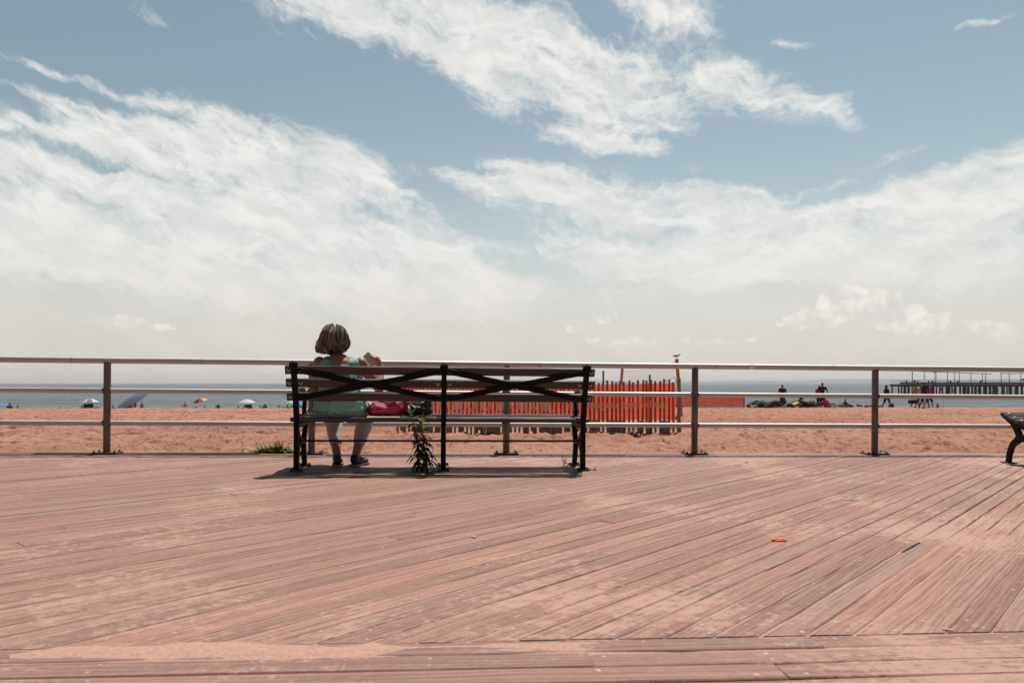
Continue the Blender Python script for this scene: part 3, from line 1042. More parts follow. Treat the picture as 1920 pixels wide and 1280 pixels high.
# crossed flat braces, just behind the slats
for b0, b1 in ((FX[0], FX[1]), (FX[1], FX[2])):
    for k_, (za, zb) in enumerate(((.822, .600), (.600, .822))):
        x0, x1 = b0 + .03, b1 - .03
        dy = -.012 - .007 * k_
        m = MB()
        ya, yb = back_at(za) + dy, back_at(zb) + dy
        v0, v1 = Vector((x0, ya, za)), Vector((x1, yb, zb))
        d = (v1 - v0).normalized()
        upv = Vector((0, -(back_at(.6) - back_at(.82)) / .22, 1)).normalized()
        wv = (upv - d * upv.dot(d)).normalized() * .0235
        nv = d.cross(wv).normalized() * .0028
        vs = [v + a * wv + b * nv for v in (v0, v1) for a, b in ((-1, -1), (1, -1), (1, 1), (-1, 1))]
        m.add(vs, [(0, 1, 2, 3), (7, 6, 5, 4), (0, 4, 5, 1), (1, 5, 6, 2), (2, 6, 7, 3), (3, 7, 4, 0)])
        m.build('cross_brace', M['iron'], bench)
m = MB()
m.tube([(FX[0], .21, .235), (FX[2], .21, .235)], .0085, 8)
m.build('stretcher_rod', M['iron'], bench)

# ------------------------------------------------------------------ second bench at the right, only its left end in view
B2 = Vector((4.82, 7.0, deckz(4.82)))
bench2 = thing('park_bench', 'black iron bench with scrolled legs cut off by the right edge', 'bench', B2, A0, tilt=TILT)
for k_, fx in enumerate((0.0, 1.19, 2.38)):
    m = MB()
    hw = .021
    st = curve([(-.01, .372), (.12, .358), (.25, .372), (.36, .41), (.43, .446), (.475, .448)], 5)
    m.prism(ribbon(st, list(np.interp(np.linspace(0, 1, len(st)), [0, .5, .8, 1], [.055, .062, .05, .02]))), fx - hw, fx + hw)
    fl = curve([(.36, .40), (.305, .335), (.27, .28), (.28, .235), (.35, .18), (.392, .09), (.405, .0)], 5)
    m.prism(ribbon(fl, list(np.interp(np.linspace(0, 1, len(fl)), [0, .35, .5, .7, 1], [.04, .05, .062, .045, .036]))), fx - hw + .002, fx + hw - .002)
    bk = curve([(.0, .36), (.07, .31), (.15, .268), (.27, .262)], 5)
    m.prism(ribbon(bk, [.042] * len(bk)), fx - hw + .003, fx + hw - .003)
    r2 = curve([(.27, .245), (.17, .232), (.07, .19), (.0, .11)], 5)
    m.prism(ribbon(r2, [.042] * len(r2)), fx - hw + .004, fx + hw - .004)
    m.prism(ribbon(back_line, [.044] * len(back_line)), fx - hw + .001, fx + hw - .001)
    m.build('end_frame' if k_ != 1 else 'middle_frame', M['iron'], bench2)
    for yy in (.405, 0):
        f_ = MB()
        f_.box((fx, yy, .007), (.09, .11, .012))
        f_.tube([(fx + .0, yy + .035, .008), (fx, yy + .035, .026)], .010, 6)
        f_.build('foot_plate', M['plate'], bench2)
seat2 = curve([(.0, .385), (.12, .375), (.25, .388), (.36, .428), (.45, .468)], 4)
for k_ in range(5):
    i0 = min(3 * k_ + 1, len(seat2) - 1)
    y_, z_ = seat2[i0]
    a, b = seat2[max(0, i0 - 1)], seat2[min(len(seat2) - 1, i0 + 1)]
    m = MB()
    m.box((1.18, y_ + .02, z_ + .022), (2.48, .080, .030), rot=Euler((math.atan2(b[1] - a[1], b[0] - a[0]), 0, 0)), ch=.005)
    so = m.build('seat_slat', M['slat'], bench2)
    for xx in (0.0, 1.19, 2.38):
        bo = MB()
        bo.ell((xx, y_ + .02, z_ + .039), (.016, .016, .007))
        bo.build('bolt', M['washer'], so)
for zc in (.825, .722, .612):
    sl = math.atan2(back_at(zc - .03) - back_at(zc + .03), .06)
    m = MB()
    m.box((1.18, back_at(zc) + .0225, zc), (2.50, .038, .066), rot=Euler((sl, 0, 0)), ch=.005)
    m.build('back_slat', M['slat'], bench2)

# ------------------------------------------------------------------ the reading woman (bench frame: x right, y to the sea, z up)
WX = -.872
woman = thing('person', 'grey haired woman in a mint tank top seated on the bench reading', 'person', BENCH_M @ Vector((WX, .30, 0)), BA, tilt=TILT)


def W(x, y, z):                # woman frame: origin between her feet
    return Vector((x, y - .30, z))


NECK, HEAD = W(-.03, .22, .945), W(-.048, .255, 1.062)
SHL, SHR = W(-.170, .215, .885), W(.172, .225, .885)
ELL, WRL = W(-.228, .245, .635), W(-.115, .470, .600)
ELR, WRR = W(.318, .335, .672), W(.318, .470, .868)
KNL, KNR = W(-.115, .625, .475), W(.195, .625, .475)
ANL, ANR = W(-.035, .335, .085), W(.118, .345, .085)
hipL, hipR = W(-.10, .20, .500), W(.10, .20, .500)

b = MB()
b.ell(W(0, .19, .53), (.185, .14, .12))
b.chain([W(0, .19, .55), W(0, .185, .66), W(0, .195, .78), W(0, .205, .85)], [.150, .140, .145, .12])
for x_ in (-.06, .06):
    b.ell(W(x_, .20, .74), (.11, .10, .16))
b.cap(W(-.09, .21, .875), W(.09, .215, .875), .060, .060)
b.cap(W(-.02, .21, .88), HEAD - Vector((0, .01, .06)), .062, .052)
for sh, elb, wr in ((SHL, ELL, WRL), (SHR, ELR, WRR)):
    b.ell(sh, (.056, .06, .06))
    b.chain([sh, sh.lerp(elb, .5), elb, elb.lerp(wr, .3), wr], [.055, .049, .041, .042, .026])
for hp, kn, an in ((hipL, KNL, ANL), (hipR, KNR, ANR)):
    b.chain([hp, hp.lerp(kn, .5), kn, kn.lerp(an, .3), kn.lerp(an, .65), an], [.105, .090, .062, .058, .046, .034])
    b.cap(an, an + Vector((0, .10, -.045)), .034, .026)
# head with face turned to the sea and down to the book
hr = Euler((R(-14), R(4), R(-14)))
hm = hr.to_matrix()
b.ell(HEAD, (.072, .088, .105), rot=hr)
b.ell(HEAD + hm @ Vector((0, .028, -.062)), (.052, .055, .05), rot=hr)
b.cap(HEAD + hm @ Vector((0, .085, .004)), HEAD + hm @ Vector((0, .104, -.030)), .009, .013)         # nose
for sg_ in (-1, 1):
    b.ell(HEAD + hm @ Vector((sg_ * .074, .0, -.012)), (.012, .020, .030), rot=hr)                    # ears
    b.ell(HEAD + hm @ Vector((sg_ * .032, .072, .020)), (.018, .012, .008), rot=hr)                   # brows
b.ell(HEAD + hm @ Vector((0, .082, -.056)), (.022, .012, .009), rot=hr)                               # lips


def hand(b, wr, d, palmn, side, curl):
    """palm, four unequal curled fingers and a thumb off the palm's side"""
    d = d.normalized()
    n = (palmn - d * palmn.dot(d)).normalized()
    s = d.cross(n).normalized() * side
    pc = wr + d * .045
    b.chain([wr, pc, wr + d * .078], [.026, .030, .028])
    for k_, (off, L) in enumerate(((.027, .068), (.009, .076), (-.010, .071), (-.027, .056))):
        p0 = wr + d * .078 + s * off
        a1, a2, a3 = curl * .5, curl * 1.2, curl * 1.7
        p1 = p0 + (d * math.cos(a1) + n * math.sin(a1)) * L * .45
        p2 = p1 + (d * math.cos(a2) + n * math.sin(a2)) * L * .33
        p3 = p2 + (d * math.cos(a3) + n * math.sin(a3)) * L * .22
        b.chain([p0, p1, p2, p3], [.0098, .0092, .0085, .0075])
    t0 = wr + d * .03 + s * .026
    t1 = t0 + (d * .5 + s * .75 + n * .35).normalized() * .034
    t2 = t1 + (d * .8 + s * .2 + n * .6).normalized() * .030
    b.chain([t0, t1, t2], [.014, .0105, .009])


hand(b, WRR, Vector((-.45, .10, .90)), Vector((-.85, .35, -.35)), -1, .75)
hand(b, WRL, Vector((.80, .55, -.05)), Vector((0, .2, -1)), 1, .5)
body = b.blob('body', M['skin'], woman, voxel=.0065, smooth=3)
for sg_ in (-1, 1):
    e = MB()
    e.ell(HEAD + hm @ Vector((sg_ * .032, .079, .004)), (.013, .008, .007), rot=hr)
    e.build('eye', M['cover'], woman, smooth=True)

# tank top: fused shell with folds, open at neck and arms
t = MB()
t.ell(W(0, .185, .545), (.222, .165, .115))
t.ell(W(0, .18, .505), (.226, .165, .062))
t.chain([W(0, .19, .56), W(0, .185, .66), W(0, .195, .76)], [.176, .160, .160])
for x_ in (-.07, .07):
    t.ell(W(x_, .195, .73), (.115, .115, .165))
t.ell(W(0, .20, .80), (.172, .118, .09))
for sg_ in (-1, 1):
    t.cap(W(sg_ * .112, .212, .868), W(sg_ * .100, .225, .888), .064, .062)
    t.cap(W(sg_ * .120, .20, .78), W(sg_ * .112, .205, .87), .075, .066)
    t.cap(W(sg_ * .05, .155, .80), W(sg_ * .085, .185, .87), .07, .06)
top = t.blob('tank_top', M['mint'], woman, voxel=.008, smooth=3, disp=.010, dsize=.055)
# creases in the cloth round the hips
cr = MB()
for i in range(16):
    z_ = .475 + i * .0105
    x0 = random.uniform(-.17, .06)
    L = random.uniform(.06, .17)
    pts = []
    for j_ in range(7):
        xx = x0 + L * j_ / 6
        if abs(xx) > .2:
            continue
        yy = .185 - .166 * math.sqrt(max(0, 1 - (xx / .224) ** 2)) - .001
        pts.append(W(xx, yy + .004, z_ + .012 * math.sin(j_ * .8 + i) + .03 * (xx / .2) ** 2))
    if len(pts) > 3:
        cr.tube(pts, [.0015] + [.006] * (len(pts) - 2) + [.0015], 8)
cr.build('cloth_folds', M['mint'], top, smooth=True)
# trousers
t = MB()
t.ell(W(0, .195, .485), (.205, .155, .075))
for hp, kn, an in ((hipL, KNL, ANL), (hipR, KNR, ANR)):
    hem = kn.lerp(an, .68)
    t.chain([hp, hp.lerp(kn, .5), kn, kn.lerp(an, .35), hem], [.118, .103, .078, .074, .056])
t.blob('trousers', M['white_cloth'], woman, voxel=.0085, smooth=3, disp=.008, dsize=.06)
# shoes
for an, yaw in ((ANL, R(4)), (ANR, R(-24))):
    sh = MB()
    rm = Euler((0, 0, yaw)).to_matrix().to_4x4()
    mx = Matrix.Translation((an.x, an.y, 0)) @ rm
    s_ = MB()
    for c, r in (((0, -.012, .062), (.036, .045, .045)), ((0, .06, .052), (.041, .07, .036)), ((.0, .135, .040), (.045, .065, .028)), ((0, -.01, .085), (.037, .040, .030))):
        s_.ell(c, r, mx=mx)
    so = s_.blob('shoe', M['shoe'], woman, voxel=.006, smooth=3)
    l_ = MB()
    out = [(-.030, -.058), (.030, -.058), (.042, -.03), (.042, .06), (.050, .13), (.038, .185), (0, .203), (-.038, .185), (-.050, .13), (-.042, .06), (-.042, -.03)]
    n_ = len(out)
    l_.add([(x, y, .002) for x, y in out] + [(x * 1.03, y, .024) for x, y in out],
           [tuple(reversed(range(n_))), tuple(range(n_, 2 * n_))] + [(i, (i + 1) % n_, n_ + (i + 1) % n_, n_ + i) for i in range(n_)], mx=mx)
    l_.build('sole', M['sole'], so)
    lp = MB()
    lp.tube([(mx @ Vector((-.036, -.02, .075))), (mx @ Vector((0, -.058, .07))), (mx @ Vector((.036, -.02, .075)))], .005, 6)
    lp.build('heel_trim', M['sole'], so)
# hair: bob of many locks over a soft core
h = MB()
HC = HEAD + Vector((-.004, -.020, .018))
h.ell(HC + Vector((0, -.006, .012)), (.094, .102, .102), mi=1)
h.ell(HC + Vector((-.008, -.018, -.058)), (.106, .084, .068), mi=1)
rs = random.Random(5)
locks = []
for c_ in range(120):                     # locks: every strand follows one of them
    th = rs.uniform(0, 2 * math.pi)
    if math.sin(th) > .55 and rs.random() < .9:
        continue
    locks.append((th, rs.uniform(.10, 1.15), rs.gauss(-.114, .007), rs.uniform(-1.0, .5), rs.uniform(.005, .027), rs.uniform(0, 6), rs.uniform(0, .022), rs.random()))
for i in range(2600):
    th0, ph0, drop, twist, wob, wp, lift, tn = rs.choice(locks)
    th = th0 + rs.gauss(0, .07)
    ph = max(.03, ph0 + rs.gauss(0, .10))
    drop += rs.gauss(0, .006)
    Rr = .098 + lift + rs.uniform(-.005, .004)
    left = max(0, -math.cos(th))
    back = max(0, -math.sin(th))
    drop += .020 * abs(math.cos(th)) ** 1.5 - .004
    wp2 = wp + rs.gauss(0, .25)
    pts = []
    while ph < math.pi / 2:
        a = th + twist * (ph / 1.57) * .6
        rr = Rr + wob * .35 * math.sin(ph * 5 + wp2)
        lean = .62 * (1 - ph / (math.pi / 2))               # the whorl sits forward of the crown
        yy_, zz_ = math.sin(a) * math.sin(ph), math.cos(ph)
        yy_, zz_ = yy_ * math.cos(lean) + zz_ * math.sin(lean), zz_ * math.cos(lean) - yy_ * math.sin(lean)
        pts.append(Vector((math.cos(a) * math.sin(ph) * rr - .02 * lean, yy_ * rr * 1.06, zz_ * rr * 1.10 + .012)))
        ph += .20
    nz = 9
    for j_ in range(nz):
        f = (j_ + .5) / nz
        a = th + twist * (.6 + .35 * f) + wob * 9 * math.sin(f * 5 + wp2) * f
        z_ = .012 + (drop - .012) * f
        rr = Rr + (.012 + .030 * left) * math.sin(f * 2.1) + wob * .6 * math.sin(f * 6 + wp2) - max(0, f - .55) * (.10 + .10 * back) * (1 - .75 * left)
        pts.append(Vector((math.cos(a) * rr, math.sin(a) * rr * 1.04, z_)))
    pts = [HC + p for p in pts]
    r0 = rs.uniform(.0008, .0018)
    h.tube(pts, [r0 * .6] + [r0] * (len(pts) - 3) + [r0 * .7, r0 * .25], 4)
for i in range(320):                      # flyaway hairs
    th = rs.uniform(0, 2 * math.pi)
    ph = rs.uniform(.1, 1.75)
    d = Vector((math.cos(th) * math.sin(ph), math.sin(th) * math.sin(ph), math.cos(ph)))
    p0 = HC + d * .106
    sd_ = rs.choice((-1, 1))
    side = Vector((-d.y * sd_, d.x * sd_, -.7))
    h.tube([p0, p0 + d * .010 + side * .015, p0 + d * .020 + side * .035, p0 + d * .022 + side * .058], [.0009, .0008, .0006, .0003], 3)
h.build('hair', [M['hair'], M['hair_dark']], woman, smooth=True)
# strap of the bag she sits beside
m = MB()
m.tube([W(-.205, .25, .60), W(-.225, .18, .545), W(-.245, .12, .49), W(-.275, .06, .452), W(-.31, .05, .446)], .011, 8, flat=.4)
m.build('shoulder_strap', M['tan'], woman, smooth=True)

# book held in her right hand
bkM = BENCH_M @ Matrix.Translation((WX + .188, .515, .905)) @ Euler((R(-18), R(41), R(-8))).to_matrix().to_4x4()
book = thing('book', 'small open book held up by the woman on the bench', 'book')
book.matrix_world = bkM
m = MB()
m.box((0, .009, 0), (.118, .004, .172))
m.build('cover', M['cover'], book)
m = MB()
m.box((-.001, 0, 0), (.108, .013, .162))
pg = m.build('pages', M['paper'], book)
m = MB()
for i in range(15):
    m.box((random.uniform(-.004, 0), -.0068, .066 - i * .0094), (random.uniform(.078, .09), .0008, .0036))
m.build('printed_lines', M['ink'], pg)

# bags on the seat
def bench_thing(name, label, cat, x, y, z, rz=0.0):
    o = thing(name, label, cat)
    o.matrix_world = BENCH_M @ Matrix.Translation((x, y, z)) @ Euler((0, 0, rz)).to_matrix().to_4x4()
    return o


SZ = .438
pb = bench_thing('cloth_bag', 'crumpled magenta cloth bag lying on the bench beside the woman', 'bag', -.47, .20, SZ)
m = MB()
m.ell((-.05, 0, .062), (.125, .12, .064))
m.ell((.06, .0, .078), (.11, .11, .080))
m.ell((.13, .02, .105), (.06, .08, .065))
m.ell((.0, .05, .10), (.10, .06, .085))
m.blob('bag_body', M['pink'], pb, voxel=.009, smooth=3, disp=.045, dsize=.07)
m = MB()
m.tube([(-.11, -.122, .045), (-.03, -.136, .062), (.05, -.128, .090), (.11, -.108, .125), (.15, -.06, .155)], [.004, .009, .009, .009, .005], 8, flat=.55)
m.tube([(-.02, -.128, .09), (.03, -.126, .12), (.10, -.10, .16)], [.004, .007, .004], 8, flat=.6)
m.build('fold', M['pink'], pb, smooth=True)
kb = bench_thing('handbag', 'slouching black bag on the bench next to the pink one', 'bag', -.225, .21, SZ)
m = MB()
m.ell((0, 0, .055), (.135, .11, .056))
m.ell((.04, .0, .095), (.085, .08, .055))
m.ell((.07, .0, .125), (.06, .06, .035))
m.blob('bag_body', M['blackbag'], kb, voxel=.009, smooth=3, disp=.03, dsize=.06)
m = MB()
m.tube([(-.07, -.05, .10), (-.02, -.07, .155), (.05, -.06, .175), (.10, -.04, .145), (.13, -.03, .09)], .007, 8, flat=.6)
m.build('handle', M['tan'], kb, smooth=True)
mg = bench_thing('magazine', 'folded pale magazine tucked under the pink bag on the bench', 'magazine', -.50, .055, SZ, R(6))
m = MB()
m.box((0, 0, .004), (.26, .16, .007))
m.box((.01, .004, .0085), (.25, .15, .003), mi=1)
m.build('sheets', [M['magazine'], M['white']], mg)


# ------------------------------------------------------------------ weeds
def leaf(mb, base, d, L, wdt, droop, mi):
    d = d.normalized()
    side = d.cross(Vector((0, 0, 1)))
    if side.length < .05:
        side = Vector((1, 0, 0))
    side.normalize()
    pts = []
    p = Vector(base)
    dd = d.copy()
    n = 4
    vs = []
    for i in range(n + 1):
        f = i / n
        ww = wdt * math.sin(math.pi * (.12 + .88 * f) ** .8) * .5
        if i == n:
            ww = .0004
        vs += [p - side * ww, p + side * ww]
        p = p + dd * (L / n)
        dd = (dd + Vector((0, 0, -droop / n))).normalized()
    mb.add(vs, [(2 * i, 2 * i + 1, 2 * i + 3, 2 * i + 2) for i in range(n)], mi)


def tall_weed(name, label, cat, loc, h, nleaf, L, seed, tall_top=True, lean=(0, 0), group=None):
    rs = random.Random(seed)
    th = thing(name, label, cat, loc, group=group)
    st = MB()
    nst = 4 if tall_top else 2
    lf = MB()
    for s_ in range(nst):
        hh = h * (1 - .14 * s_)
        bx, by = rs.uniform(-.05, .05) * (1 if tall_top else .6), rs.uniform(-.02, .02)
        pts = [Vector((bx + lean[0] * (i / 6) ** 2 + .010 * math.sin(i + s_), by + lean[1] * (i / 6) ** 2, hh * i / 6)) for i in range(7)]
        st.tube(pts, [.0055 * (1 - .1 * i) for i in range(7)], 6)
        for k_ in range(nleaf):
            f = .06 + .94 * (k_ / nleaf)
            i = min(5, int(f * 6))
            p = pts[i].lerp(pts[i + 1], f * 6 - i)
            if rs.random() < .16:
                continue
            a = k_ * 2.4 + rs.uniform(-.7, .7)
            up = .75 * f - .15
            d = Vector((math.cos(a), math.sin(a), up + (.8 if f > .88 else 0)))
            mi = 1 if f > .86 else 0
            leaf(lf, p, d, L * rs.choice([.35, .6, .8, 1.0, 1.25]) * rs.uniform(.85, 1.1) * (1 - .42 * f), L * .16, 2.3 if f < .86 else .5, mi)
    st.build('stem', M['stem'], th)
    lf.build('foliage', [M['leaf'], M['leaf_top']], th)
    return th


wp = BENCH_M @ Vector((-.180, -.04, 0))
tall_weed('tall_weed', 'tall dark leafy weed growing up through the deck by the bench', 'weed', wp, .50, 58, .165, 3, lean=(-.05, -.02))


def bush(name, label, cat, loc, wx, wy, hmax, n, seed, sprigs=0, group=None):
    rs = random.Random(seed)
    th = thing(name, label, cat, loc, group=group)
    lf, st = MB(), MB()
    for k_ in range(n):
        x, y = rs.gauss(0, .45) * wx, rs.gauss(0, .45) * wy
        hh = hmax * max(.15, (1 - (abs(x) / wx) ** 1.4 * .6)) * rs.uniform(.25, .8)
        tall = k_ < sprigs
        if tall:
            hh = hmax * rs.uniform(.9, 1.25)
        p = Vector((x, y, -.02))
        tip = p + Vector((rs.uniform(-.05, .05), rs.uniform(-.04, .04), hh))
        st.tube([p, p.lerp(tip, .5) + Vector((rs.uniform(-.01, .01), 0, 0)), tip], [.003, .0024, .0014], 4)
        m_ = 9 if tall else 6
        for j_ in range(m_):
            f = .25 + .75 * j_ / m_
            q_ = p.lerp(tip, f)
            a = rs.uniform(0, 6.28)
            leaf(lf, q_, Vector((math.cos(a), math.sin(a), rs.uniform(.1, .9))), rs.uniform(.03, .058), .019, .9, 1 if rs.random() < .45 else 0)
    st.build('stem', M['stem'], th)
    lf.build('foliage', [M['leaf_mid'], M['leaf_top']], th)
    return th


bush('weed_clump', 'low spreading green weed clump at the deck edge left of the bench', 'weed', onrail(s_of(516, .1), .13, -.01), .27, .07, .13, 260, 8, 16)
bush('weed_sprig', 'small green sprig at the deck edge behind the sitting woman', 'weed', onrail(s_of(684, .1), .10, 0), .07, .03, .04, 22, 9)
bush('weed_sprig', 'tiny grass tuft at the foot of the left bench leg', 'weed', onrail(s_of(612, .1), .10, 0), .10, .03, .03, 22, 10)
bush('weed_sprig', 'yellowish weed tuft beside the right rear bench foot', 'weed', BENCH_M @ Vector((1.235, .06, 0)), .05, .03, .045, 14, 11)
bush('weed_sprig', 'dry tuft on the planks right of the bench far from any leg', 'weed', Vector((2.07, 7.0, deckz(2.07))), .035, .02, .025, 8, 12)
tall_weed('weed_sprig', 'dark little weed beside the right front bench foot', 'weed', BENCH_M @ Vector((1.08, .36, 0)), .10, 10, .05, 13, tall_top=False)
bush('weed_sprig', 'flat tuft on the sand edge beside the left railing post', 'weed', onrail(s_of(277, .1), .10, 0), .07, .02, .02, 16, 14)


# ------------------------------------------------------------------ small litter on the deck, and one dark plank gap drawn as a strip
def deck_pt(px, py):
    """the point of the deck seen at a photo pixel"""
    kx, kz = (px - 960) / F, (py - HOR) / F
    Y = EYE / (kz - SLOPE * kx)
    X = kx * Y
    return Vector((X, Y, deckz(X)))


p = deck_pt(1461, 1015)
m = MB()
pts = [(.030 * math.cos(a), .020 * math.sin(a), .006) for a in np.linspace(0, 2 * math.pi, 18)]
m.tube(pts, .006, 8, cap=False)
o = m.build('plastic_ring', M['orange'], smooth=True)
o.location = p + Vector((0, 0, .002))
tag(o, 'small bright orange plastic ring lying on the planks', 'litter')
p = deck_pt(1594, 938)
m = MB()
m.tube([(-.06, .02, .004), (0, 0, .008), (.07, -.03, .004)], [.004, .012, .003], 6, flat=.25)
m.tube([(-.03, -.03, .004), (.01, .0, .010), (.03, .03, .004)], [.002, .006, .002], 6, flat=.3)
o = m.build('plastic_scrap', M['bluegrey'])
o.location = p + Vector((0, 0, .001))
tag(o, 'blue grey plastic scrap lying on the planks at right', 'litter')
p = deck_pt(888, 1009)
m = MB()
m.ell((0, 0, .006), (.012, .009, .008))
o = m.build('pebble', M['pebble'], smooth=True)
o.location = p
tag(o, 'single pale pebble on the planks below the bench', 'pebble')
p = deck_pt(1716, 917)
m = MB()
for a in (0, 1.3, 2.2, 3.6, 5):
    leaf(m, Vector((0, 0, .003)), Vector((math.cos(a), math.sin(a), .35)), .035, .014, .8, 0)
o = m.build('dry_leaf', M['leaf_dry'])
o.location = deck_pt(1400, 867)
tag(o, 'crumpled dry leaf on the planks near the railing', 'leaf')
p = deck_pt(1777, 1184)
m = MB()
m.tube([(-.014, .006, .004), (0, 0, .005), (.014, -.006, .004)], .004, 8)
o = m.build('cigarette_end', M['pebble'])
o.location = p + Vector((0, 0, .001))
tag(o, 'pale cigarette end on the planks at lower right', 'litter')
p, p2 = deck_pt(1692, 1036), deck_pt(1724, 1018)
m = MB()
m.tube([p + Vector((0, 0, .004)), p.lerp(p2, .5) + Vector((0, 0, .006)), p2 + Vector((0, 0, .004))], [.006, .008, .005], 6, flat=.6)
o = m.build('dark_gap_strip', M['cover'])  # no litter: black strip added for the darkness inside an open plank gap
tag(o, 'black strip drawn in for the dark plank gap at lower right', 'litter')


# ------------------------------------------------------------------ beach fences with banners
def text_mesh(body, size, target_w):
    cu = bpy.data.curves.new('txt', 'FONT')
    cu.body = body
    cu.size = size
    cu.extrude = .001
    cu.offset = .006
    o = bpy.data.objects.new('txt', cu)
    col.objects.link(o)
    dg = bpy.context.evaluated_depsgraph_get()
    me = bpy.data.meshes.new_from_object(o.evaluated_get(dg))
    bpy.data.objects.remove(o)
    xs = [v.co.x for v in me.vertices]
    k2 = target_w / (max(xs) - min(xs))
    for v in me.vertices:
        v.co.x = (v.co.x - min(xs)) * k2
    return me


def ring(mb, cx, cz, r, wd, y, n=36):
    vs = []
    for i in range(n):
        a = 2 * math.pi * i / n
        for rr in (r - wd / 2, r + wd / 2):
            vs.append((cx + rr * math.cos(a), y, cz + rr * math.sin(a)))
    mb.add(vs, [(2 * i, 2 * i + 1, (2 * i + 3) % (2 * n), (2 * i + 2) % (2 * n)) for i in range(n)])


def fence(label, A, B, pitch, lath_w, top, ban0, ban1, seed, big):
    rs = random.Random(seed)
    A, B = Vector(A), Vector(B)
    L = (B - A).length
    dv = (B - A).normalized()
    th = thing('beach_fence', label, 'fence', A, math.atan2(dv.y, dv.x))
    n = int(L / pitch)
    la = MB()

    def gl(x):
        w_ = A + dv * x
        return float(gz(w_.x, w_.y)) - A.z

    def sag(x):
        return .018 * math.sin(x * 1.3) + (.045 * max(0, (x - L + 1.6) / 1.6) ** 1.5 if big else 0)
    for i in range(n + 1):
        x = i * pitch + rs.gauss(0, .004)
        g = gl(x)
        hgt = top + rs.gauss(0, .018) + sag(x)
        lean = rs.gauss(0, .012)
        b0 = rs.uniform(-.01, .07) if rs.random() < .25 else -.04
        la.add([(x - lath_w / 2, -.005, g + b0), (x + lath_w / 2, -.005, g + b0), (x + lath_w / 2 + lean, -.005, g + hgt), (x - lath_w / 2 + lean, -.005, g + hgt),
                (x - lath_w / 2, .005, g + b0), (x + lath_w / 2, .005, g + b0), (x + lath_w / 2 + lean, .005, g + hgt), (x - lath_w / 2 + lean, .005, g + hgt)],
               [(0, 1, 2, 3), (7, 6, 5, 4), (0, 4, 5, 1), (1, 5, 6, 2), (2, 6, 7, 3), (3, 7, 4, 0)])
        if big and rs.random() < .35 or (big and (i % 16) in (4, 5, 6, 7)):
            x2 = x + pitch * .5
            la.box((x2, .012, g + .17), (lath_w, .01, .36))
    la.build('laths', M['lath'], th)
    wi = MB()
    for zz in (.12, .62, 1.08 if big else .85):
        wi.tube([(x_, .0105, gl(x_) + zz + sag(x_)) for x_ in np.linspace(0, L, 12)], .004, 5)
    wi.build('wire', M['wire'], th)
    # banner
    bm = MB()
    nx, nz = int(L / .12), 8
    vs = []
    x0, x1 = 0.06, L - .07
    for i in range(nx + 1):
        x = x0 + (x1 - x0) * i / nx
        g = gl(x)
        for k2 in range(nz + 1):
            f = k2 / nz
            vs.append((x, -.016 - .004 * math.sin(x * 5 + 3 * f) - .003 * math.sin(x * 60.4), g + ban0 + (ban1 - ban0) * f + sag(x)))
    bm.add(vs, [(i * (nz + 1) + k2, (i + 1) * (nz + 1) + k2, (i + 1) * (nz + 1) + k2 + 1, i * (nz + 1) + k2 + 1) for i in range(nx) for k2 in range(nz)])
    ban = bm.build('banner', M['banner'], th, smooth=True)
    yb = -.027
    mid = (ban0 + ban1) / 2
    pr = MB()
    if big:
        x1c = (1055 - 745) / (1275 - 745) * L
        cr_ = .275
        zc = mid - .02
        for k2 in range(6):
            cx = x1c - cr_ - k2 * 2 * cr_ * 1.02
            if cx < cr_:
                break
            z0 = gl(cx) + zc
            ring(pr, cx, z0, cr_ - .01, .035, yb)
            kind = k2 % 2
            if kind:                                   # a figure by a bin
                pr.box((cx - .09, yb, z0 + .17), (.09, .003, .09))
                pr.box((cx - .09, yb, z0 - .02), (.12, .003, .26))
                pr.box((cx + .09, yb, z0 - .06), (.10, .003, .24))
            else:
                pr.add([(cx - .15, yb, z0 + .10), (cx - .10, yb, z0 - .17), (cx + .12, yb, z0 - .17), (cx + .17, yb, z0 + .10)], [(0, 1, 2, 3)])
                pr.box((cx + .0, yb, z0 + .16), (.36, .003, .05))
        pr.build('emblem_print', M['print'], ban)
        tx = text_mesh('help keep your beach clean!', .235, 182 / 530 * L)
        tx.materials.clear()
        tx.materials.append(M['print'])
        to = bpy.data.objects.new('lettering', tx)
        col.objects.link(to)
        to.parent = ban
        xs = (1073 - 745) / 530 * L
        to.location = (xs, yb, gl(xs) + mid - .135)
        to.rotation_euler = (R(90), -R(1.2), 0)
    else:
        for k2 in range(4):
            cx = L * .60 + k2 * .50
            ring(pr, cx, gl(cx) + mid + .02, .24, .05, yb, 20)
            pr.box((cx, yb, gl(cx) + mid + .02), (.16, .003, .2))
            cx2 = L * .08 + k2 * .50
            ring(pr, cx2, gl(cx2) + mid + .02, .24, .05, yb, 20)
            pr.box((cx2, yb, gl(cx2) + mid + .02), (.16, .003, .2))
        pts = [(L * .76 + .3 + j_ * .25, gl(L * .8) + mid - .16 - .12 * math.sin(math.pi * j_ / 8)) for j_ in range(9)]
        for a, b_ in zip(pts, pts[1:]):
            pr.add([(a[0], yb, a[1] - .02), (b_[0], yb, b_[1] - .02), (b_[0], yb, b_[1] + .02), (a[0], yb, a[1] + .02)], [(0, 1, 2, 3)])
        pr.build('emblem_print', M['print'], ban)
        tx = text_mesh('help keep your beach clean!', .20, 2.6)
        tx.materials.clear()
        tx.materials.append(M['print'])
        to = bpy.data.objects.new('lettering', tx)
        col.objects.link(to)
        to.parent = ban
        to.location = (L * .77, yb, gl(L * .8) + mid - .0)
        to.rotation_euler = (R(90), 0, 0)
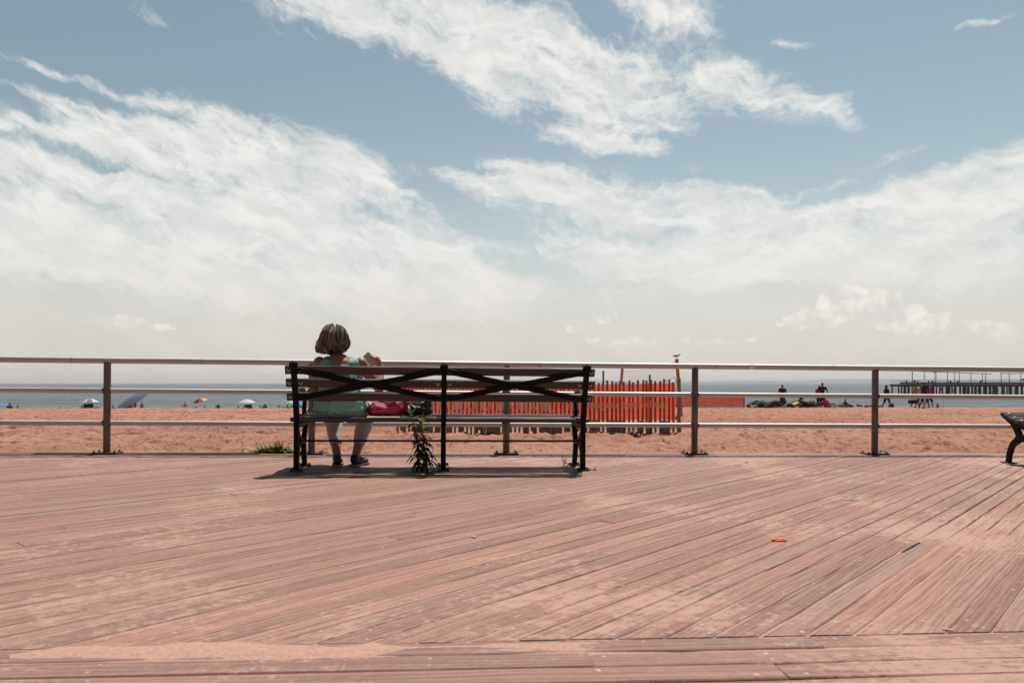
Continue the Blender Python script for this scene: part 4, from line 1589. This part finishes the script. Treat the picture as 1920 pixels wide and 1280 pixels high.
    # posts
    for x, hh in (((.0, 1.15), (L * .35, 1.3), (L * .748, 1.55), (L * .905, 1.45), (L + .03, 1.35)) if big else ((0, 1.0), (L * .5, 1.0), (L, .98))):
        pm = MB()
        g = gl(min(x, L))
        pm.tube([(x, .04, g - .1), (x + .002, .045, g + hh)], .024 if big else .03, 8)
        pm.build('fence_post', M['lath'], th)
    return th


fa, fb = place(745, 19.8), place(1272, 18.2)
fence('wooden lath fence with a red orange banner reading help keep your beach clean', fa, fb, .104, .052, 1.27, .34, 1.20, 4, True)
fa, fb = place(1040, 51.5), place(1396, 52.5)
fence('farther low fence with an orange red banner beside the jetty rocks', fa, fb, .13, .06, .98, .12, .93, 5, False)

# ------------------------------------------------------------------ volleyball net
va, vb = place(1278, 30.5), place(1160, 39.5)
VA, VB = Vector(va), Vector(vb)
vn = thing('volleyball_net', 'sagging volleyball net on two orange posts behind the fence', 'net', VA)
dv = VB - VA
for nm, base, top_, r in (('net_post', Vector((0, 0, 0)), Vector((-.20, .0, 2.36)), .075), ('net_post', dv, dv + Vector((.20, 0, 2.42)), .075)):
    m = MB()
    m.tube([base - Vector((0, 0, .2)), base.lerp(top_, .5), top_], [r, r, r * .95], 12)
    m.build(nm, M['volley'], vn, smooth=False, autos=40)
TA, TB = Vector((-.22, .05, 2.26)), dv + Vector((.2, -.05, 2.22))
m = MB()


def npt(f, g):
    """net surface: f along, g from the top cord (0) down to the foot cord (1)"""
    sagt = -.16 * 4 * f * (1 - f)
    hgt = .62 + .22 * math.sin(math.pi * f)
    p_ = TA.lerp(TB, f)
    return p_ + Vector((0, 0, sagt * (1 - .2 * g) - hgt * g * .95))


for g in np.linspace(0, 1, 10):
    m.tube([npt(f, g) for f in np.linspace(.02, .98, 22)], .006, 4)
for f in np.linspace(.02, .98, 64):
    m.tube([npt(f, g) for g in np.linspace(0, 1, 5)], .0022, 3)
m.build('mesh_cords', M['net'], vn)
m = MB()
m.tube([TA] + [npt(f, 0) for f in np.linspace(.02, .98, 22)] + [TB], .012, 6)
m.build('top_cord', M['net'], vn)
m = MB()
m.tube([Vector((-.1, .05, 1.2))] + [npt(f, 1) for f in np.linspace(.02, .98, 22)] + [dv + Vector((.1, -.05, 1.3))], .012, 6)
m.build('bottom_cord', M['plate'], vn)

# gull on the nearer post
gull = thing('seagull', 'dark winged seagull standing on top of the tall orange post', 'gull', VA + Vector((-.20, 0, 2.37)), R(12))
m = MB()
m.ell((0, 0, .112), (.115, .056, .052), rot=Euler((0, R(-10), 0)))
m.cap((.09, 0, .13), (.125, 0, .165), .036, .030)
m.ell((.135, 0, .178), (.036, .027, .028))
m.blob('body', M['gull_white'], gull, voxel=.008, smooth=3)
for sg_ in (-1, 1):
    m = MB()
    m.ell((-.045, sg_ * .044, .125), (.125, .012, .026), rot=Euler((0, R(-9), sg_ * R(4))))
    m.build('wing', M['gull_grey'], gull, smooth=True)
m = MB()
m.ell((-.165, 0, .108), (.065, .022, .010), rot=Euler((0, R(-5), 0)))
m.build('tail', M['gull_grey'], gull, smooth=True)
m = MB()
m.tube([(.165, 0, .176), (.205, 0, .168)], [.009, .002], 8)
m.build('beak', M['beak'], gull)
for sg_ in (-1, 1):
    m = MB()
    m.tube([(.0, sg_ * .018, .08), (.004, sg_ * .018, .004)], .005, 6)
    m.box((.015, sg_ * .018, .003), (.04, .02, .004))
    m.build('leg', M['beak'], gull)


# ------------------------------------------------------------------ people on the beach
def person(label, loc, face, H=1.7, pose='stand', skin='skin_pale', top=None, low=None, hair='hair_dark', hat=None, arms='down',
           group='people on the beach', skirt=False):
    """face 0 looks to the sea; local y is forward"""
    th = thing('person', label, 'person', loc, face, group)
    k2 = H / 1.7
    V = lambda x, y, z: Vector((x, y, z)) * k2
    sit = pose == 'sit'
    o = -.76 if sit else 0
    b = MB()
    b.ell(V(0, 0, .93 + o), (.155 * k2, .11 * k2, .12 * k2))
    b.chain([V(0, 0, .95 + o), V(0, .0, 1.12 + o), V(0, .01, 1.30 + o)], [.125 * k2, .115 * k2, .135 * k2])
    b.cap(V(-.13, .01, 1.36 + o), V(.13, .01, 1.36 + o), .075 * k2, .075 * k2)
    b.cap(V(0, 0, 1.40 + o), V(0, .01, 1.52 + o), .055 * k2, .05 * k2)
    b.ell(V(0, .015, 1.59 + o), (.075 * k2, .09 * k2, .112 * k2))
    b.ell(V(0, .105, 1.58 + o), (.012 * k2, .018 * k2, .02 * k2))
    legs = []
    for s_ in (-1, 1):
        if sit:
            hp, kn, an = V(s_ * .09, .02, .14), V(s_ * .13, .38, .30), V(s_ * .12, .62, .05)
        elif pose == 'walk':
            hp, kn, an = V(s_ * .085, 0, .90), V(s_ * .09, .14 * s_ + .05, .48), V(s_ * .08, .30 * s_ - .03, .08)
        else:
            hp, kn, an = V(s_ * .085, 0, .90), V(s_ * .10, .01, .48), V(s_ * .12, -.02, .08)
        legs.append((hp, kn, an))
        b.chain([hp, hp.lerp(kn, .5), kn, kn.lerp(an, .35), an], [.095 * k2, .078 * k2, .058 * k2, .056 * k2, .036 * k2])
        b.cap(an, an + V(0, .13, -.045), .036 * k2, .03 * k2)
    am = []
    for s_ in (-1, 1):
        sh = V(s_ * .19, 0, 1.37 + o)
        if arms == 'up':
            el_, wr = V(s_ * .30, .10, 1.18 + o), V(s_ * .10, .22, 1.42 + o)
        elif arms == 'hips':
            el_, wr = V(s_ * .36, -.04, 1.14 + o), V(s_ * .19, .06, .98 + o)
        elif arms == 'out':
            el_, wr = V(s_ * .30, .03, 1.12 + o), V(s_ * .38, .08, .86 + o)
        elif arms == 'fwd':
            el_, wr = V(s_ * .25, .06, 1.12 + o), V(s_ * .16, .26, 1.12 + o)
        else:
            el_, wr = V(s_ * .23, -.02, 1.11 + o), V(s_ * .235, .06, .87 + o)
        am.append((sh, el_, wr))
        b.chain([sh, el_, wr], [.052 * k2, .041 * k2, .030 * k2])
        hd = (wr - el_).normalized()
        b.cap(wr, wr + hd * .07 * k2, .032 * k2, .026 * k2)
        for f_ in (-.02, -.005, .01, .024):
            b.cap(wr + hd * .08 * k2 + V(0, f_, 0), wr + hd * .16 * k2 + V(0, f_ * 1.2, 0), .011 * k2, .009 * k2)
    b.blob('body', M[skin], th, voxel=.017, smooth=2)
    if top:
        c = MB()
        c.chain([V(0, 0, .92 + o), V(0, 0, 1.12 + o), V(0, .01, 1.30 + o)], [.150 * k2, .140 * k2, .155 * k2])
        c.cap(V(-.135, .01, 1.36 + o), V(.135, .01, 1.36 + o), .090 * k2, .090 * k2)
        for sh, el_, wr in am:
            c.cap(sh, sh.lerp(el_, .55), .074 * k2, .064 * k2)
        c.blob('shirt', M[top], th, voxel=.02, smooth=2)
    if low:
        c = MB()
        c.ell(V(0, 0, .93 + o), (.180 * k2, .135 * k2, .11 * k2))
        for hp, kn, an in legs:
            if skirt:
                c.cap(hp, hp.lerp(kn, .85), .12 * k2, .125 * k2)
            else:
                c.chain([hp, hp.lerp(kn, .5), hp.lerp(kn, .95)], [.112 * k2, .098 * k2, .085 * k2])
        c.blob('skirt' if skirt else 'shorts', M[low], th, voxel=.02, smooth=2)
    c = MB()
    c.ell(V(0, -.012, 1.625 + o), (.084 * k2, .094 * k2, .092 * k2))
    if hair == 'long':
        c.ell(V(0, -.05, 1.50 + o), (.085 * k2, .055 * k2, .16 * k2))
        hair = 'hair_dark'
    c.blob('hair', M[hair], th, voxel=.02, smooth=1)
    if hat:
        c = MB()
        c.ell(V(0, 0, 1.69 + o), (.095 * k2, .105 * k2, .06 * k2))
        c.ell(V(0, .03, 1.665 + o), (.14 * k2, .16 * k2, .015 * k2))
        c.build('hat', M[hat], th, smooth=True)
    return th


G1 = 'people among the umbrellas on the far beach'
person('bare chested man in dark shorts standing right of the tipped blue umbrella', place_top(266, 752.5, 1.72, 80), R(160), 1.72, low='black', group=G1, skin='skin')
person('man with raised bent arms standing left of the rainbow umbrella', place_top(347, 753, 1.7, 80), R(0), 1.70, low='black', arms='hips', skin='skin', group=G1)
person('person in a dark swimsuit standing between the rainbow and white umbrellas', place_top(409, 756, 1.62, 80), R(15), 1.62, top='navy', low='black', arms='hips', skin='skin', group=G1)
seats = [(18, 757, 'black', 'person in black sitting at the left edge beside the blue umbrella', None),
         (33, 762, 'red', 'person in red sitting right of the blue umbrella', None),
         (112, 765, None, 'lone low head showing above the sand left of the striped umbrella', None),
         (154, 762, 'black', 'dark clothed person sitting left under the striped white umbrella', None),
         (212, 761.5, 'black', 'dark clothed person sitting just right of the left railing post', None),
         (368, 764, None, 'left of two low heads below the rainbow umbrella', None),
         (384, 763, 'navy', 'right of two low heads below the rainbow umbrella', None),
         (447, 763, 'black', 'sitter at the left end of the plain white umbrella', None),
         (457, 763, 'navy', 'sitter against the dark purple chair under the white umbrella', None),
         (488, 762, 'black', 'small sitter between the white umbrella and the white hatted one', None),
         (497, 757, 'purple', 'sitter in a white hat right of the white umbrella', 'white'),
         (523, 762, 'white', 'pale shirted sitter left of the green umbrella', None),
         (539, 761, 'black', 'sitter in black between the green umbrella and the blue tent', None)]
for px, yt, tp, lb, ht in seats:
    big = yt < 760
    yt -= 1.6
    person(lb, place_top(px, yt, 1.05 if big else .93, 60), R(random.uniform(-30, 30)), 1.75 if not big else 1.95, 'sit', random.choice(['skin', 'skin_dark']), tp, None, hat=ht, group=G1)

# right hand people near the jetty
G2 = 'walkers near the jetty'
person('broad man in a black shirt standing on the rocks behind the farther fence', place(1467, 57.5), R(170), 1.80, top='black', low='navy', arms='fwd', skin='skin_dark', group=G2)
person('child in a dark top bending by the rocks right of the man in black', place(1502, 60), R(-60), 1.15, top='black', low='olive', arms='fwd', skin='skin', group=G2)
person('woman in a red top standing at the left of the couple on the rocks', place(1536, 57.0), R(150), 1.72, top='red', low='black', hair='long', skin='skin_dark', group=G2)
person('tall man in dark clothes standing at the right of the couple', place(1542, 56.2), R(160), 1.88, top='black', low='navy', skin='skin_dark', arms='out', group=G2)
person('small person sitting low on the rocks right of the red bag', place(1585, 58.5), R(30), 1.30, 'sit', 'skin_dark', 'black', None, group=G2)
person('slim woman in a dark swimsuit walking right of the fourth railing post', place(1662, 56.0), R(-80), 1.66, 'walk', 'skin_dark', 'black', 'black', hair='long', hat='navy', arms='out', group=G2)
G3 = 'group walking in front of the pier'
person('bare chested person in pale shorts carrying one end of the cooler', place(1716, 51.5), R(-70), 1.68, 'walk', 'skin', None, 'olive', arms='fwd', group=G3)
person('person in a white shirt and olive shorts in the middle of the walking group', place(1725, 51.8), R(-80), 1.64, 'walk', 'skin', 'white', 'olive', hair='hair_dark', group=G3)
person('man in black with a white cap walking beside the cooler group', place(1733, 51.0), R(-75), 1.78, 'walk', 'skin_dark', 'black', 'black', hat='white', group=G3)
person('person in red at the right of the walking group', place(1741, 51.9), R(-85), 1.62, 'walk', 'skin', 'red', 'black', hair='long', group=G3)

# cooler carried by the walking group
X, Y, Z = place(1711, 51.4)
cl = thing('cooler', 'black cooler box with a white lid carried by the walking group', 'cooler', (X, Y, Z + .30), R(10))
m = MB()
m.box((0, 0, .13), (.46, .28, .25))
m.build('box', M['black'], cl)
m = MB()
m.box((0, 0, .305), (.49, .31, .10))
m.build('lid', M['white'], cl)
m = MB()
m.tube([(-.24, 0, .24), (-.24, 0, .40), (.24, 0, .40), (.24, 0, .24)], .012, 6)
m.build('handle', M['white'], cl)
# red towel bag by the couple
X, Y, Z = place(1549, 56.0)
rb = thing('beach_bag', 'bright red beach bag held beside the couple on the rocks', 'bag', (X, Y, Z + .22))
m = MB()
m.ell((0, 0, .2), (.22, .13, .22))
m.ell((.08, 0, .15), (.17, .12, .16))
m.blob('bag_body', M['red'], rb, voxel=.02, smooth=2, disp=.06, dsize=.2)
m = MB()
m.tube([(-.12, 0, .36), (-.06, 0, .50), (.03, 0, .50), (.08, 0, .36)], .012, 6)
m.build('handle', M['red'], rb)
# yellow towel
X, Y, Z = place(1491, 57.5)
m = MB()
vs = [(x, y, .10 + .05 * math.sin(3 * x) + .04 * math.sin(5 * y + x)) for x in np.linspace(-.20, .20, 9) for y in np.linspace(-.14, .14, 6)]
m.add(vs, [(i * 6 + j_, (i + 1) * 6 + j_, (i + 1) * 6 + j_ + 1, i * 6 + j_ + 1) for i in range(8) for j_ in range(5)])
o = m.build('beach_towel', M['yellow_u'], smooth=True)
o.modifiers.new('t', 'SOLIDIFY').thickness = .02
o.location = (X, Y, Z + .30)
o.rotation_euler = (R(25), R(-8), 0)
tag(o, 'yellow towel spread over the jetty rocks by the child', 'towel')
# flag on pole and red marker
X, Y, Z = place(1769, 57.5)
fl = thing('flag', 'small red flag on a thin pole stuck in the sand before the pier', 'flag', (X, Y, Z))
m = MB()
m.tube([(0, 0, -.1), (0, 0, 1.62)], .012, 6)
m.build('pole', M['pole'], fl)
m = MB()
vs = [(-.02 - .23 * i / 5, .03 * math.sin(i * 1.4), 1.34 + .27 * j_ / 3 - .05 * i / 5) for i in range(6) for j_ in range(4)]
m.add(vs, [(i * 4 + j_, (i + 1) * 4 + j_, (i + 1) * 4 + j_ + 1, i * 4 + j_ + 1) for i in range(5) for j_ in range(3)])
o = m.build('cloth', M['red'], fl)
o.modifiers.new('t', 'SOLIDIFY').thickness = .006
X, Y, Z = place(1758, 57.0)
cn = thing('marker_cone', 'little red marker cone on the sand left of the flag', 'cone', (X, Y, Z))
m = MB()
m.tube([(0, 0, .03), (0, 0, .25), (0, 0, .45)], [.13, .07, .03], 12)
m.build('cone_body', M['red'], cn)
m = MB()
m.box((0, 0, .015), (.32, .32, .03))
m.build('base', M['red'], cn)
X, Y, Z = place(1671, 56.5)
m = MB()
m.ell((0, 0, .17), (.21, .16, .19))
m.ell((.05, 0, .30), (.12, .10, .10))
o = m.blob('rucksack', M['black'], None, .02, 2, .04, .15)
o.location = (X, Y, Z)
tag(o, 'dark rucksack on the sand right of the walking woman', 'bag')


# ------------------------------------------------------------------ umbrellas, tents, chairs
def umbrella(label, px, ytop, H, rad, dep, cols_, tilt=(0, 0), y0=62, seg=None):
    loc = place_top(px, ytop, H, y0)
    th = thing('beach_umbrella', label, 'umbrella', loc, group='beach umbrellas')
    n = 16
    rot = Euler((tilt[0], tilt[1], 0)).to_matrix().to_4x4()
    mx = Matrix.Translation((0, 0, H - dep)) @ rot
    m = MB()
    rings = 4
    vs = [(0, 0, dep)]
    for j_ in range(1, rings + 1):
        f = j_ / rings
        for i in range(n):
            a = 2 * math.pi * i / n
            sc_ = 1 - (.04 * f if i % 2 else 0)
            vs.append((rad * f * sc_ * math.cos(a), rad * f * sc_ * math.sin(a), dep * (1 - f ** 1.8)))
    for i in range(n):
        ci = (i // 2) % len(cols_)
        m.add([vs[0], vs[1 + i], vs[1 + (i + 1) % n]], [(0, 1, 2)], ci, mx)
        for j_ in range(rings - 1):
            q_ = [vs[1 + j_ * n + i], vs[1 + (j_ + 1) * n + i], vs[1 + (j_ + 1) * n + (i + 1) % n], vs[1 + j_ * n + (i + 1) % n]]
            m.add(q_, [(0, 1, 2, 3)], (ci if seg is None or j_ < seg else (ci + 1) % len(cols_)), mx)
    c = m.build('canopy', [M[x] for x in cols_], th)
    c.modifiers.new('t', 'SOLIDIFY').thickness = .012
    m = MB()
    m.tube([(0, 0, -.2), mx @ Vector((0, 0, 0)), mx @ Vector((0, 0, dep + .06))], .018, 8)
    m.build('pole', M['pole'], th)
    return th


umbrella('light blue umbrella cut by the left edge of the view', 3, 755, 1.75, .95, .32, ['blue_u', 'teal_u'])
umbrella('white umbrella with faint stripes left of the first railing post', 169.5, 747, 2.1, 1.0, .42, ['white_u', 'white_u', 'grey_u', 'white_u'])
umbrella('tilted rainbow striped umbrella without visible sitters', 376, 746, 2.15, .92, .34, ['red_u', 'orange_u', 'yellow_u', 'green_u', 'teal_u', 'purple', 'red_u', 'yellow_u'], tilt=(R(14), R(-12)))
umbrella('plain white umbrella over a dark purple chair', 463.5, 748, 2.1, 1.08, .45, ['white_u'])
umbrella('pale green umbrella beside the blue dome tent', 541, 750, 1.95, .95, .38, ['green_u', 'white_u', 'green_u'])
# tipped umbrella used as a wind break
Y0 = 76.0
X, Y, Z = place(248, Y0)
tu = thing('beach_umbrella', 'large slate blue umbrella tipped on its side as a wind shelter', 'umbrella', (X, Y, Z), 0, 'beach umbrellas')
m = MB()
mx = Matrix.Translation((.10, 0, 1.30)) @ Euler((R(30), R(-25), 0)).to_matrix().to_4x4()
n = 16
vs = [(0, 0, .26)]
for j_ in range(1, 5):
    f = j_ / 4
    for i in range(n):
        a = 2 * math.pi * i / n
        vs.append((1.72 * f * math.cos(a), 1.25 * f * math.sin(a), .26 * (1 - f ** 1.8)))
for i in range(n):
    m.add([vs[0], vs[1 + i], vs[1 + (i + 1) % n]], [(0, 1, 2)], 0, mx)
    for j_ in range(3):
        m.add([vs[1 + j_ * n + i], vs[1 + (j_ + 1) * n + i], vs[1 + (j_ + 1) * n + (i + 1) % n], vs[1 + j_ * n + (i + 1) % n]], [(0, 1, 2, 3)], 0, mx)
c = m.build('canopy', M['grey_u'], tu)
c.modifiers.new('t', 'SOLIDIFY').thickness = .012
m = MB()
m.tube([(-.5, .2, -.1), mx @ Vector((0, 0, .5))], .02, 8)
m.build('pole', M['pole'], tu)
m = MB()                                           # hanging side panels
for i, (x0, x1, ci) in enumerate(((-1.05, -.2, 0), (-.2, .15, 1), (.15, .42, 2), (.42, .62, 1))):
    top0, top1 = .62 + (x0 + 1.05) * .40, .62 + (x1 + 1.05) * .40
    m.add([(x0, -.5, .05), (x1, -.5, .05), (x1, -.35, top1), (x0, -.35, top0)], [(0, 1, 2, 3)], ci)
c = m.build('side_panel', [M['teal_u'], M['red_u'], M['white_u']], tu)
c.modifiers.new('t', 'SOLIDIFY').thickness = .012
# dome tent
loc = place_top(562, 753, 1.25, 62)
tn = thing('beach_tent', 'low blue dome beach tent behind the left end of the bench', 'tent', loc)
m = MB()
nu, nv = 16, 6
vs, fs = [], []
for j_ in range(nv + 1):
    ph = math.pi / 2 * j_ / nv
    for i in range(nu):
        a = 2 * math.pi * i / nu
        vs.append((1.15 * math.cos(ph) * math.cos(a), .9 * math.cos(ph) * math.sin(a), 1.25 * math.sin(ph)))
for j_ in range(nv):
    for i in range(nu):
        m.add([vs[j_ * nu + i], vs[j_ * nu + (i + 1) % nu], vs[(j_ + 1) * nu + (i + 1) % nu], vs[(j_ + 1) * nu + i]], [(0, 1, 2, 3)], 1 if i in (12, 13) else 0)
c = m.build('tent_shell', [M['teal_u'], M['blue_u']], tn)
m = MB()
for s_ in (0, 1):
    pts = [(1.16 * math.cos(a) * (.7 if s_ else -.7), 1.0 * math.cos(a) * .64, 1.27 * math.sin(a)) for a in np.linspace(0, math.pi, 14)]
    m.tube(pts, .012, 6)
m.build('hoop', M['pole'], tn)


def beach_chair(label, px, ytop, H, mt, wd=.6):
    th = thing('beach_chair', label, 'chair', place_top(px, ytop, H, 60), group='beach chairs')
    m = MB()
    pts = [(-.08, H), (-.02, H * .6), (.10, .30), (.5, .34)]
    out = ribbon(curve(pts, 4), [.05] * 13)
    m.prism(out, -wd / 2, wd / 2)
    m.build('sling', M[mt], th)
    m = MB()
    for s_ in (-1, 1):
        x = s_ * (wd / 2 + .015)
        m.tube([(x, -.08, H), (x, .12, .28), (x, .5, .0)], .016, 6)
        m.tube([(x, -.15, 0), (x, .2, .32), (x, .52, .34)], .016, 6)
        m.tube([(x, -.02, H * .62), (x, .40, H * .62)], .02, 6)
    m.build('chair_frame', M['plate'], th)
    return th


beach_chair('left of two black beach chairs under the striped white umbrella', 162.5, 757, 1.1, 'black')
beach_chair('right of two black beach chairs under the striped white umbrella', 170, 756.5, 1.1, 'black')
beach_chair('low black chair right of the striped umbrella by the railing post', 184.5, 763, .85, 'black', .7)
beach_chair('rounded dark purple chair under the plain white umbrella', 466, 758, 1.1, 'purple', .75)
beach_chair('low black chair left of the blue dome tent', 533, 763, .85, 'black', .6)
loc = place_top(290, 765, .65, 60)
m = MB()
m.ell((0, 0, .33), (.26, .2, .33))
m.ell((.1, 0, .5), (.14, .14, .14))
o = m.blob('beach_bag', M['black'], None, .03, 2)
o.location = loc
tag(o, 'dark lumpy bag on the beach right of the standing man', 'bag')
loc = place_top(53, 766, .6, 58)
m = MB()
m.ell((0, 0, .45), (.16, .16, .16))
o = m.build('beach_ball', M['yellow_u'], smooth=True)
o.location = loc
tag(o, 'small pale yellow ball showing above the sand at left', 'ball')

# ------------------------------------------------------------------ jetty rocks
G4 = 'boulders of the jetty heap'
rs = random.Random(12)
protos = []
for k_ in range(6):
    m = MB()
    for j_ in range(4):
        m.ell((rs.uniform(-.25, .25), rs.uniform(-.2, .2), rs.uniform(-.05, .15)), (rs.uniform(.3, .5), rs.uniform(.25, .4), rs.uniform(.2, .32)),
              rot=Euler((rs.uniform(-.5, .5), rs.uniform(-.5, .5), rs.uniform(0, 3))), nu=8, nv=5)
    protos.append(m.blob('boulder', M['rock'] if k_ < 4 else M['rock_tan'], None, .06, 1, .22, .35))
first = [True] * 6
nrock = 0
for k_ in range(74):
    f = rs.random()
    px = 1400 + 250 * f
    hmax = np.interp(px, [1400, 1430, 1470, 1520, 1560, 1600, 1650], [.62, .72, .62, .58, .62, .34, .22])
    Y = rs.uniform(58.0, 62.5)
    X, Y, Z = place(px, Y)
    hid = float(gz(X, 55.5)) - Z + (Y - 55) * .0347 * 0
    i = rs.choice([0, 1, 2, 3, 0, 1, 2, 3, 4, 5])
    o = protos[i] if first[i] else protos[i].copy()
    if not first[i]:
        col.objects.link(o)
    first[i] = False
    s_ = rs.uniform(.45, .9) * (hmax / .6) ** .6
    lift = rs.random() ** .8 * hmax + (Y - 55) * .010
    line = EYE - .0347 * Y                      # height of the sight line over the berm there
    o.location = (X, Y, max(Z, line - .25) + lift - .28 * s_)
    o.rotation_euler = (rs.uniform(-.4, .4), rs.uniform(-.4, .4), rs.uniform(0, 6.28))
    o.scale = (s_ * 1.15, s_, s_ * .85)
    tag(o, 'dark wet boulder in the low jetty heap right of the farther fence' if i < 4 else 'tan dry boulder in the low jetty heap right of the farther fence', 'boulder', G4)
# bank of stone under them
bk = MB()
vsb = []
for i in range(60):
    f = i / 59
    px = 1396 + 262 * f
    X, Y, Z = place(px, 60.5)
    hh = np.interp(px, [1396, 1430, 1470, 1560, 1600, 1658], [.4, .5, .4, .38, .15, .0]) + .06 * math.sin(i * 1.7)
    top = EYE - .0347 * Y + hh * .55
    for dy, zz in ((-2.2, Z - .2), (-.9, top - .18), (0, top), (1.2, top - .15), (3.0, Z - .8)):
        vsb.append((X, Y + dy, zz + .05 * math.sin(i * 2.3 + dy * 3)))
bk.add(vsb, [(i * 5 + j_, (i + 1) * 5 + j_, (i + 1) * 5 + j_ + 1, i * 5 + j_ + 1) for i in range(59) for j_ in range(4)])
o = bk.build('jetty_bank', M['rock'])
tag(o, 'dark stony bank carrying the jetty boulders', 'jetty', kind='structure')

# ------------------------------------------------------------------ pier
PYD = 318.0
px0, px1 = 1678, 2010
X0, X1 = (px0 - 960) / F * PYD, (px1 - 960) / F * PYD
DZ = EYE - (720.5 - HOR) / F * PYD
pier = thing('pier', 'long dark timber pier with a canopy reaching into the sea at right', 'pier', (X0, PYD, SEA))
PL = X1 - X0
H0 = DZ - SEA
m = MB()
m.box((PL / 2, 0, H0 - .1), (PL + .3, 9.0, .35))
m.box((PL / 2, -3.9, H0 - .55), (PL, .35, .55))
m.box((PL / 2, 3.9, H0 - .55), (PL, .35, .55))
m.build('deck', M['pier'], pier)
rs = random.Random(3)
x = .8
kk = 0
while x < PL:
    for yy in (-3.8, 0, 3.8):
        p_ = MB()
        wdt = rs.choice([.6, .8, 1.0]) if yy == -3.8 else .6
        xo = x + (0 if yy == -3.8 else rs.uniform(-.3, 1.4))
        p_.tube([(xo, yy, -2), (xo, yy, H0 - .3)], wdt / 2, 10)
        p_.build('pile', M['pier'], pier)
    x += rs.choice([2.1, 2.4, 2.8])
for k_ in range(int(PL / 5)):
    xa = k_ * 5 + 1
    for za, zb in ((.6, H0 - .6), (H0 - .6, .6)):
        m = MB()
        m.tube([(xa, -3.7, za), (xa + 2.3, -3.7, zb)], .07, 5)
        m.build('cross_brace', M['pier'], pier)
m = MB()
for zz in (.45, .8, 1.12, 1.7):
    m.box((PL / 2, -4.3, H0 + zz), (PL, .09, .10 if zz > 1.2 else .07))
for k_ in range(int(PL / .9)):
    m.box((k_ * .9, -4.3, H0 + .85), (.11, .08, 1.8))
for zz in (.45, 1.12, 1.7):
    m.box((PL / 2, 4.3, H0 + zz), (PL, .09, .08))
m.build('railing', M['pier'], pier)
m = MB()
m.box((PL / 2, 3.2, H0 + .5), (PL * .9, .3, .7))
m.build('bench_row', M['pier'], pier)
zr = lambda px, py: EYE + (HOR - py) / F * PYD - SEA
for a, b_ in (((1706, 695), (1853, 700.3)), ((1885, 700.0), (2005, 696.5))):
    xa, xb = (a[0] - px0) / F * PYD, (b_[0] - px0) / F * PYD
    za, zb = zr(*a), zr(*b_)
    m = MB()
    vs = [(xa, -2.6, za), (xb, -2.6, zb), (xb, 2.6, zb + .3), (xa, 2.6, za + .3)]
    m.add(vs + [(v[0], v[1], v[2] - .28) for v in vs], [(0, 1, 2, 3), (7, 6, 5, 4), (0, 4, 5, 1), (1, 5, 6, 2), (2, 6, 7, 3), (3, 7, 4, 0)])
    m.build('canopy', M['roof'], pier)
for px, pt in ((1710.5, 693), (1733, 694), (1755, 695), (1776.5, 696), (1790, 696), (1798.5, 696.5), (1820.5, 697.5), (1842, 698), (1848, 698), (1877, 694), (1892.5, 697.5), (1914, 697), (1935, 696)):
    m = MB()
    xx = (px - px0) / F * PYD
    m.tube([(xx, 0, H0), (xx, 0, zr(px, pt) - .1)], .13, 8)
    m.build('canopy_post', M['steel'], pier)
# lamps standing on the pier
for px, pt in ((1705, 699), (1746.5, 697.5)):
    xx = X0 + (px - px0) / F * PYD
    lp = thing('street_lamp', 'lamp post near the seaward tip of the pier' if px < 1720 else 'second lamp post in from the tip of the pier', 'lamp', (xx, PYD - 2.5, DZ), group='lamps on the pier')
    hh = zr(px, pt) - H0
    m = MB()
    m.tube([(0, 0, 0), (0, 0, hh - .4)], [.12, .07], 8)
    m.build('lamp_post', M['steel'], lp)
    m = MB()
    m.ell((0, 0, hh - .2), (.26, .26, .3))
    m.build('lamp_head', M['steel'], lp)
# red parasol on the pier
xx = X0 + (1911 - px0) / F * PYD
pu = thing('parasol', 'red parasol open on the pier near the right edge', 'umbrella', (xx, PYD - 2.6, DZ))
m = MB()
m.tube([(0, 0, 0), (0, 0, 2.4)], .04, 6)
m.build('pole', M['pole'], pu)
m = MB()
m.tube([(0, 0, 1.7), (0, 0, 2.1), (0, 0, 2.5)], [1.0, .75, .05], 12)
m.build('canopy', M['red_u'], pu)
# people along the pier, a pixel or two wide each
m = MB()
m.chain([(0, 0, .1), (0, 0, .9), (0, 0, 1.35)], [.13, .2, .2])
m.ell((0, 0, 1.62), (.12, .12, .14))
m.cap((-.25, 0, 1.35), (-.3, .05, .85), .07, .06)
m.cap((.25, 0, 1.35), (.3, .05, .85), .07, .06)
pp = m.blob('person', M['black'], None, .05, 1)
rs = random.Random(8)
for k_ in range(12):
    o = pp if k_ == 0 else pp.copy()
    if k_:
        col.objects.link(o)
    px = rs.uniform(1690, 1915)
    o.location = (X0 + (px - px0) / F * PYD, PYD + rs.uniform(-3, 0), DZ + .08)
    tag(o, 'tiny dark figure standing at the pier railing', 'person', 'people standing along the pier')

# small rubbish and tracks on the sand
p = place(1357, 18.5)
m = MB()
m.ell((0, 0, .03), (.05, .03, .035))
o = m.build('paper_scrap', M['white'], smooth=True)
o.location = p
tag(o, 'scrap of white paper on the sand right of the fence', 'litter')

# ------------------------------------------------------------------ sea air
HAZE = True
if HAZE:
    m = MB()
    m.box((-800 + 400, 6400, 30), (19000, 13600, 90))
    hz = bpy.data.materials.new('sea haze')
    hz.use_nodes = True
    t = NT(hz.node_tree)
    out = t.n('ShaderNodeOutputMaterial')
    pv = t.n('ShaderNodeVolumePrincipled', None, Color=(.95, .96, .97, 1), Density=.00012, Anisotropy=.15)
    t.t.links.new(pv.outputs[0], out.inputs['Volume'])
    o = m.build('haze', hz)
    tag(o, 'pale sea haze over the water and the far shore', 'haze', kind='stuff')
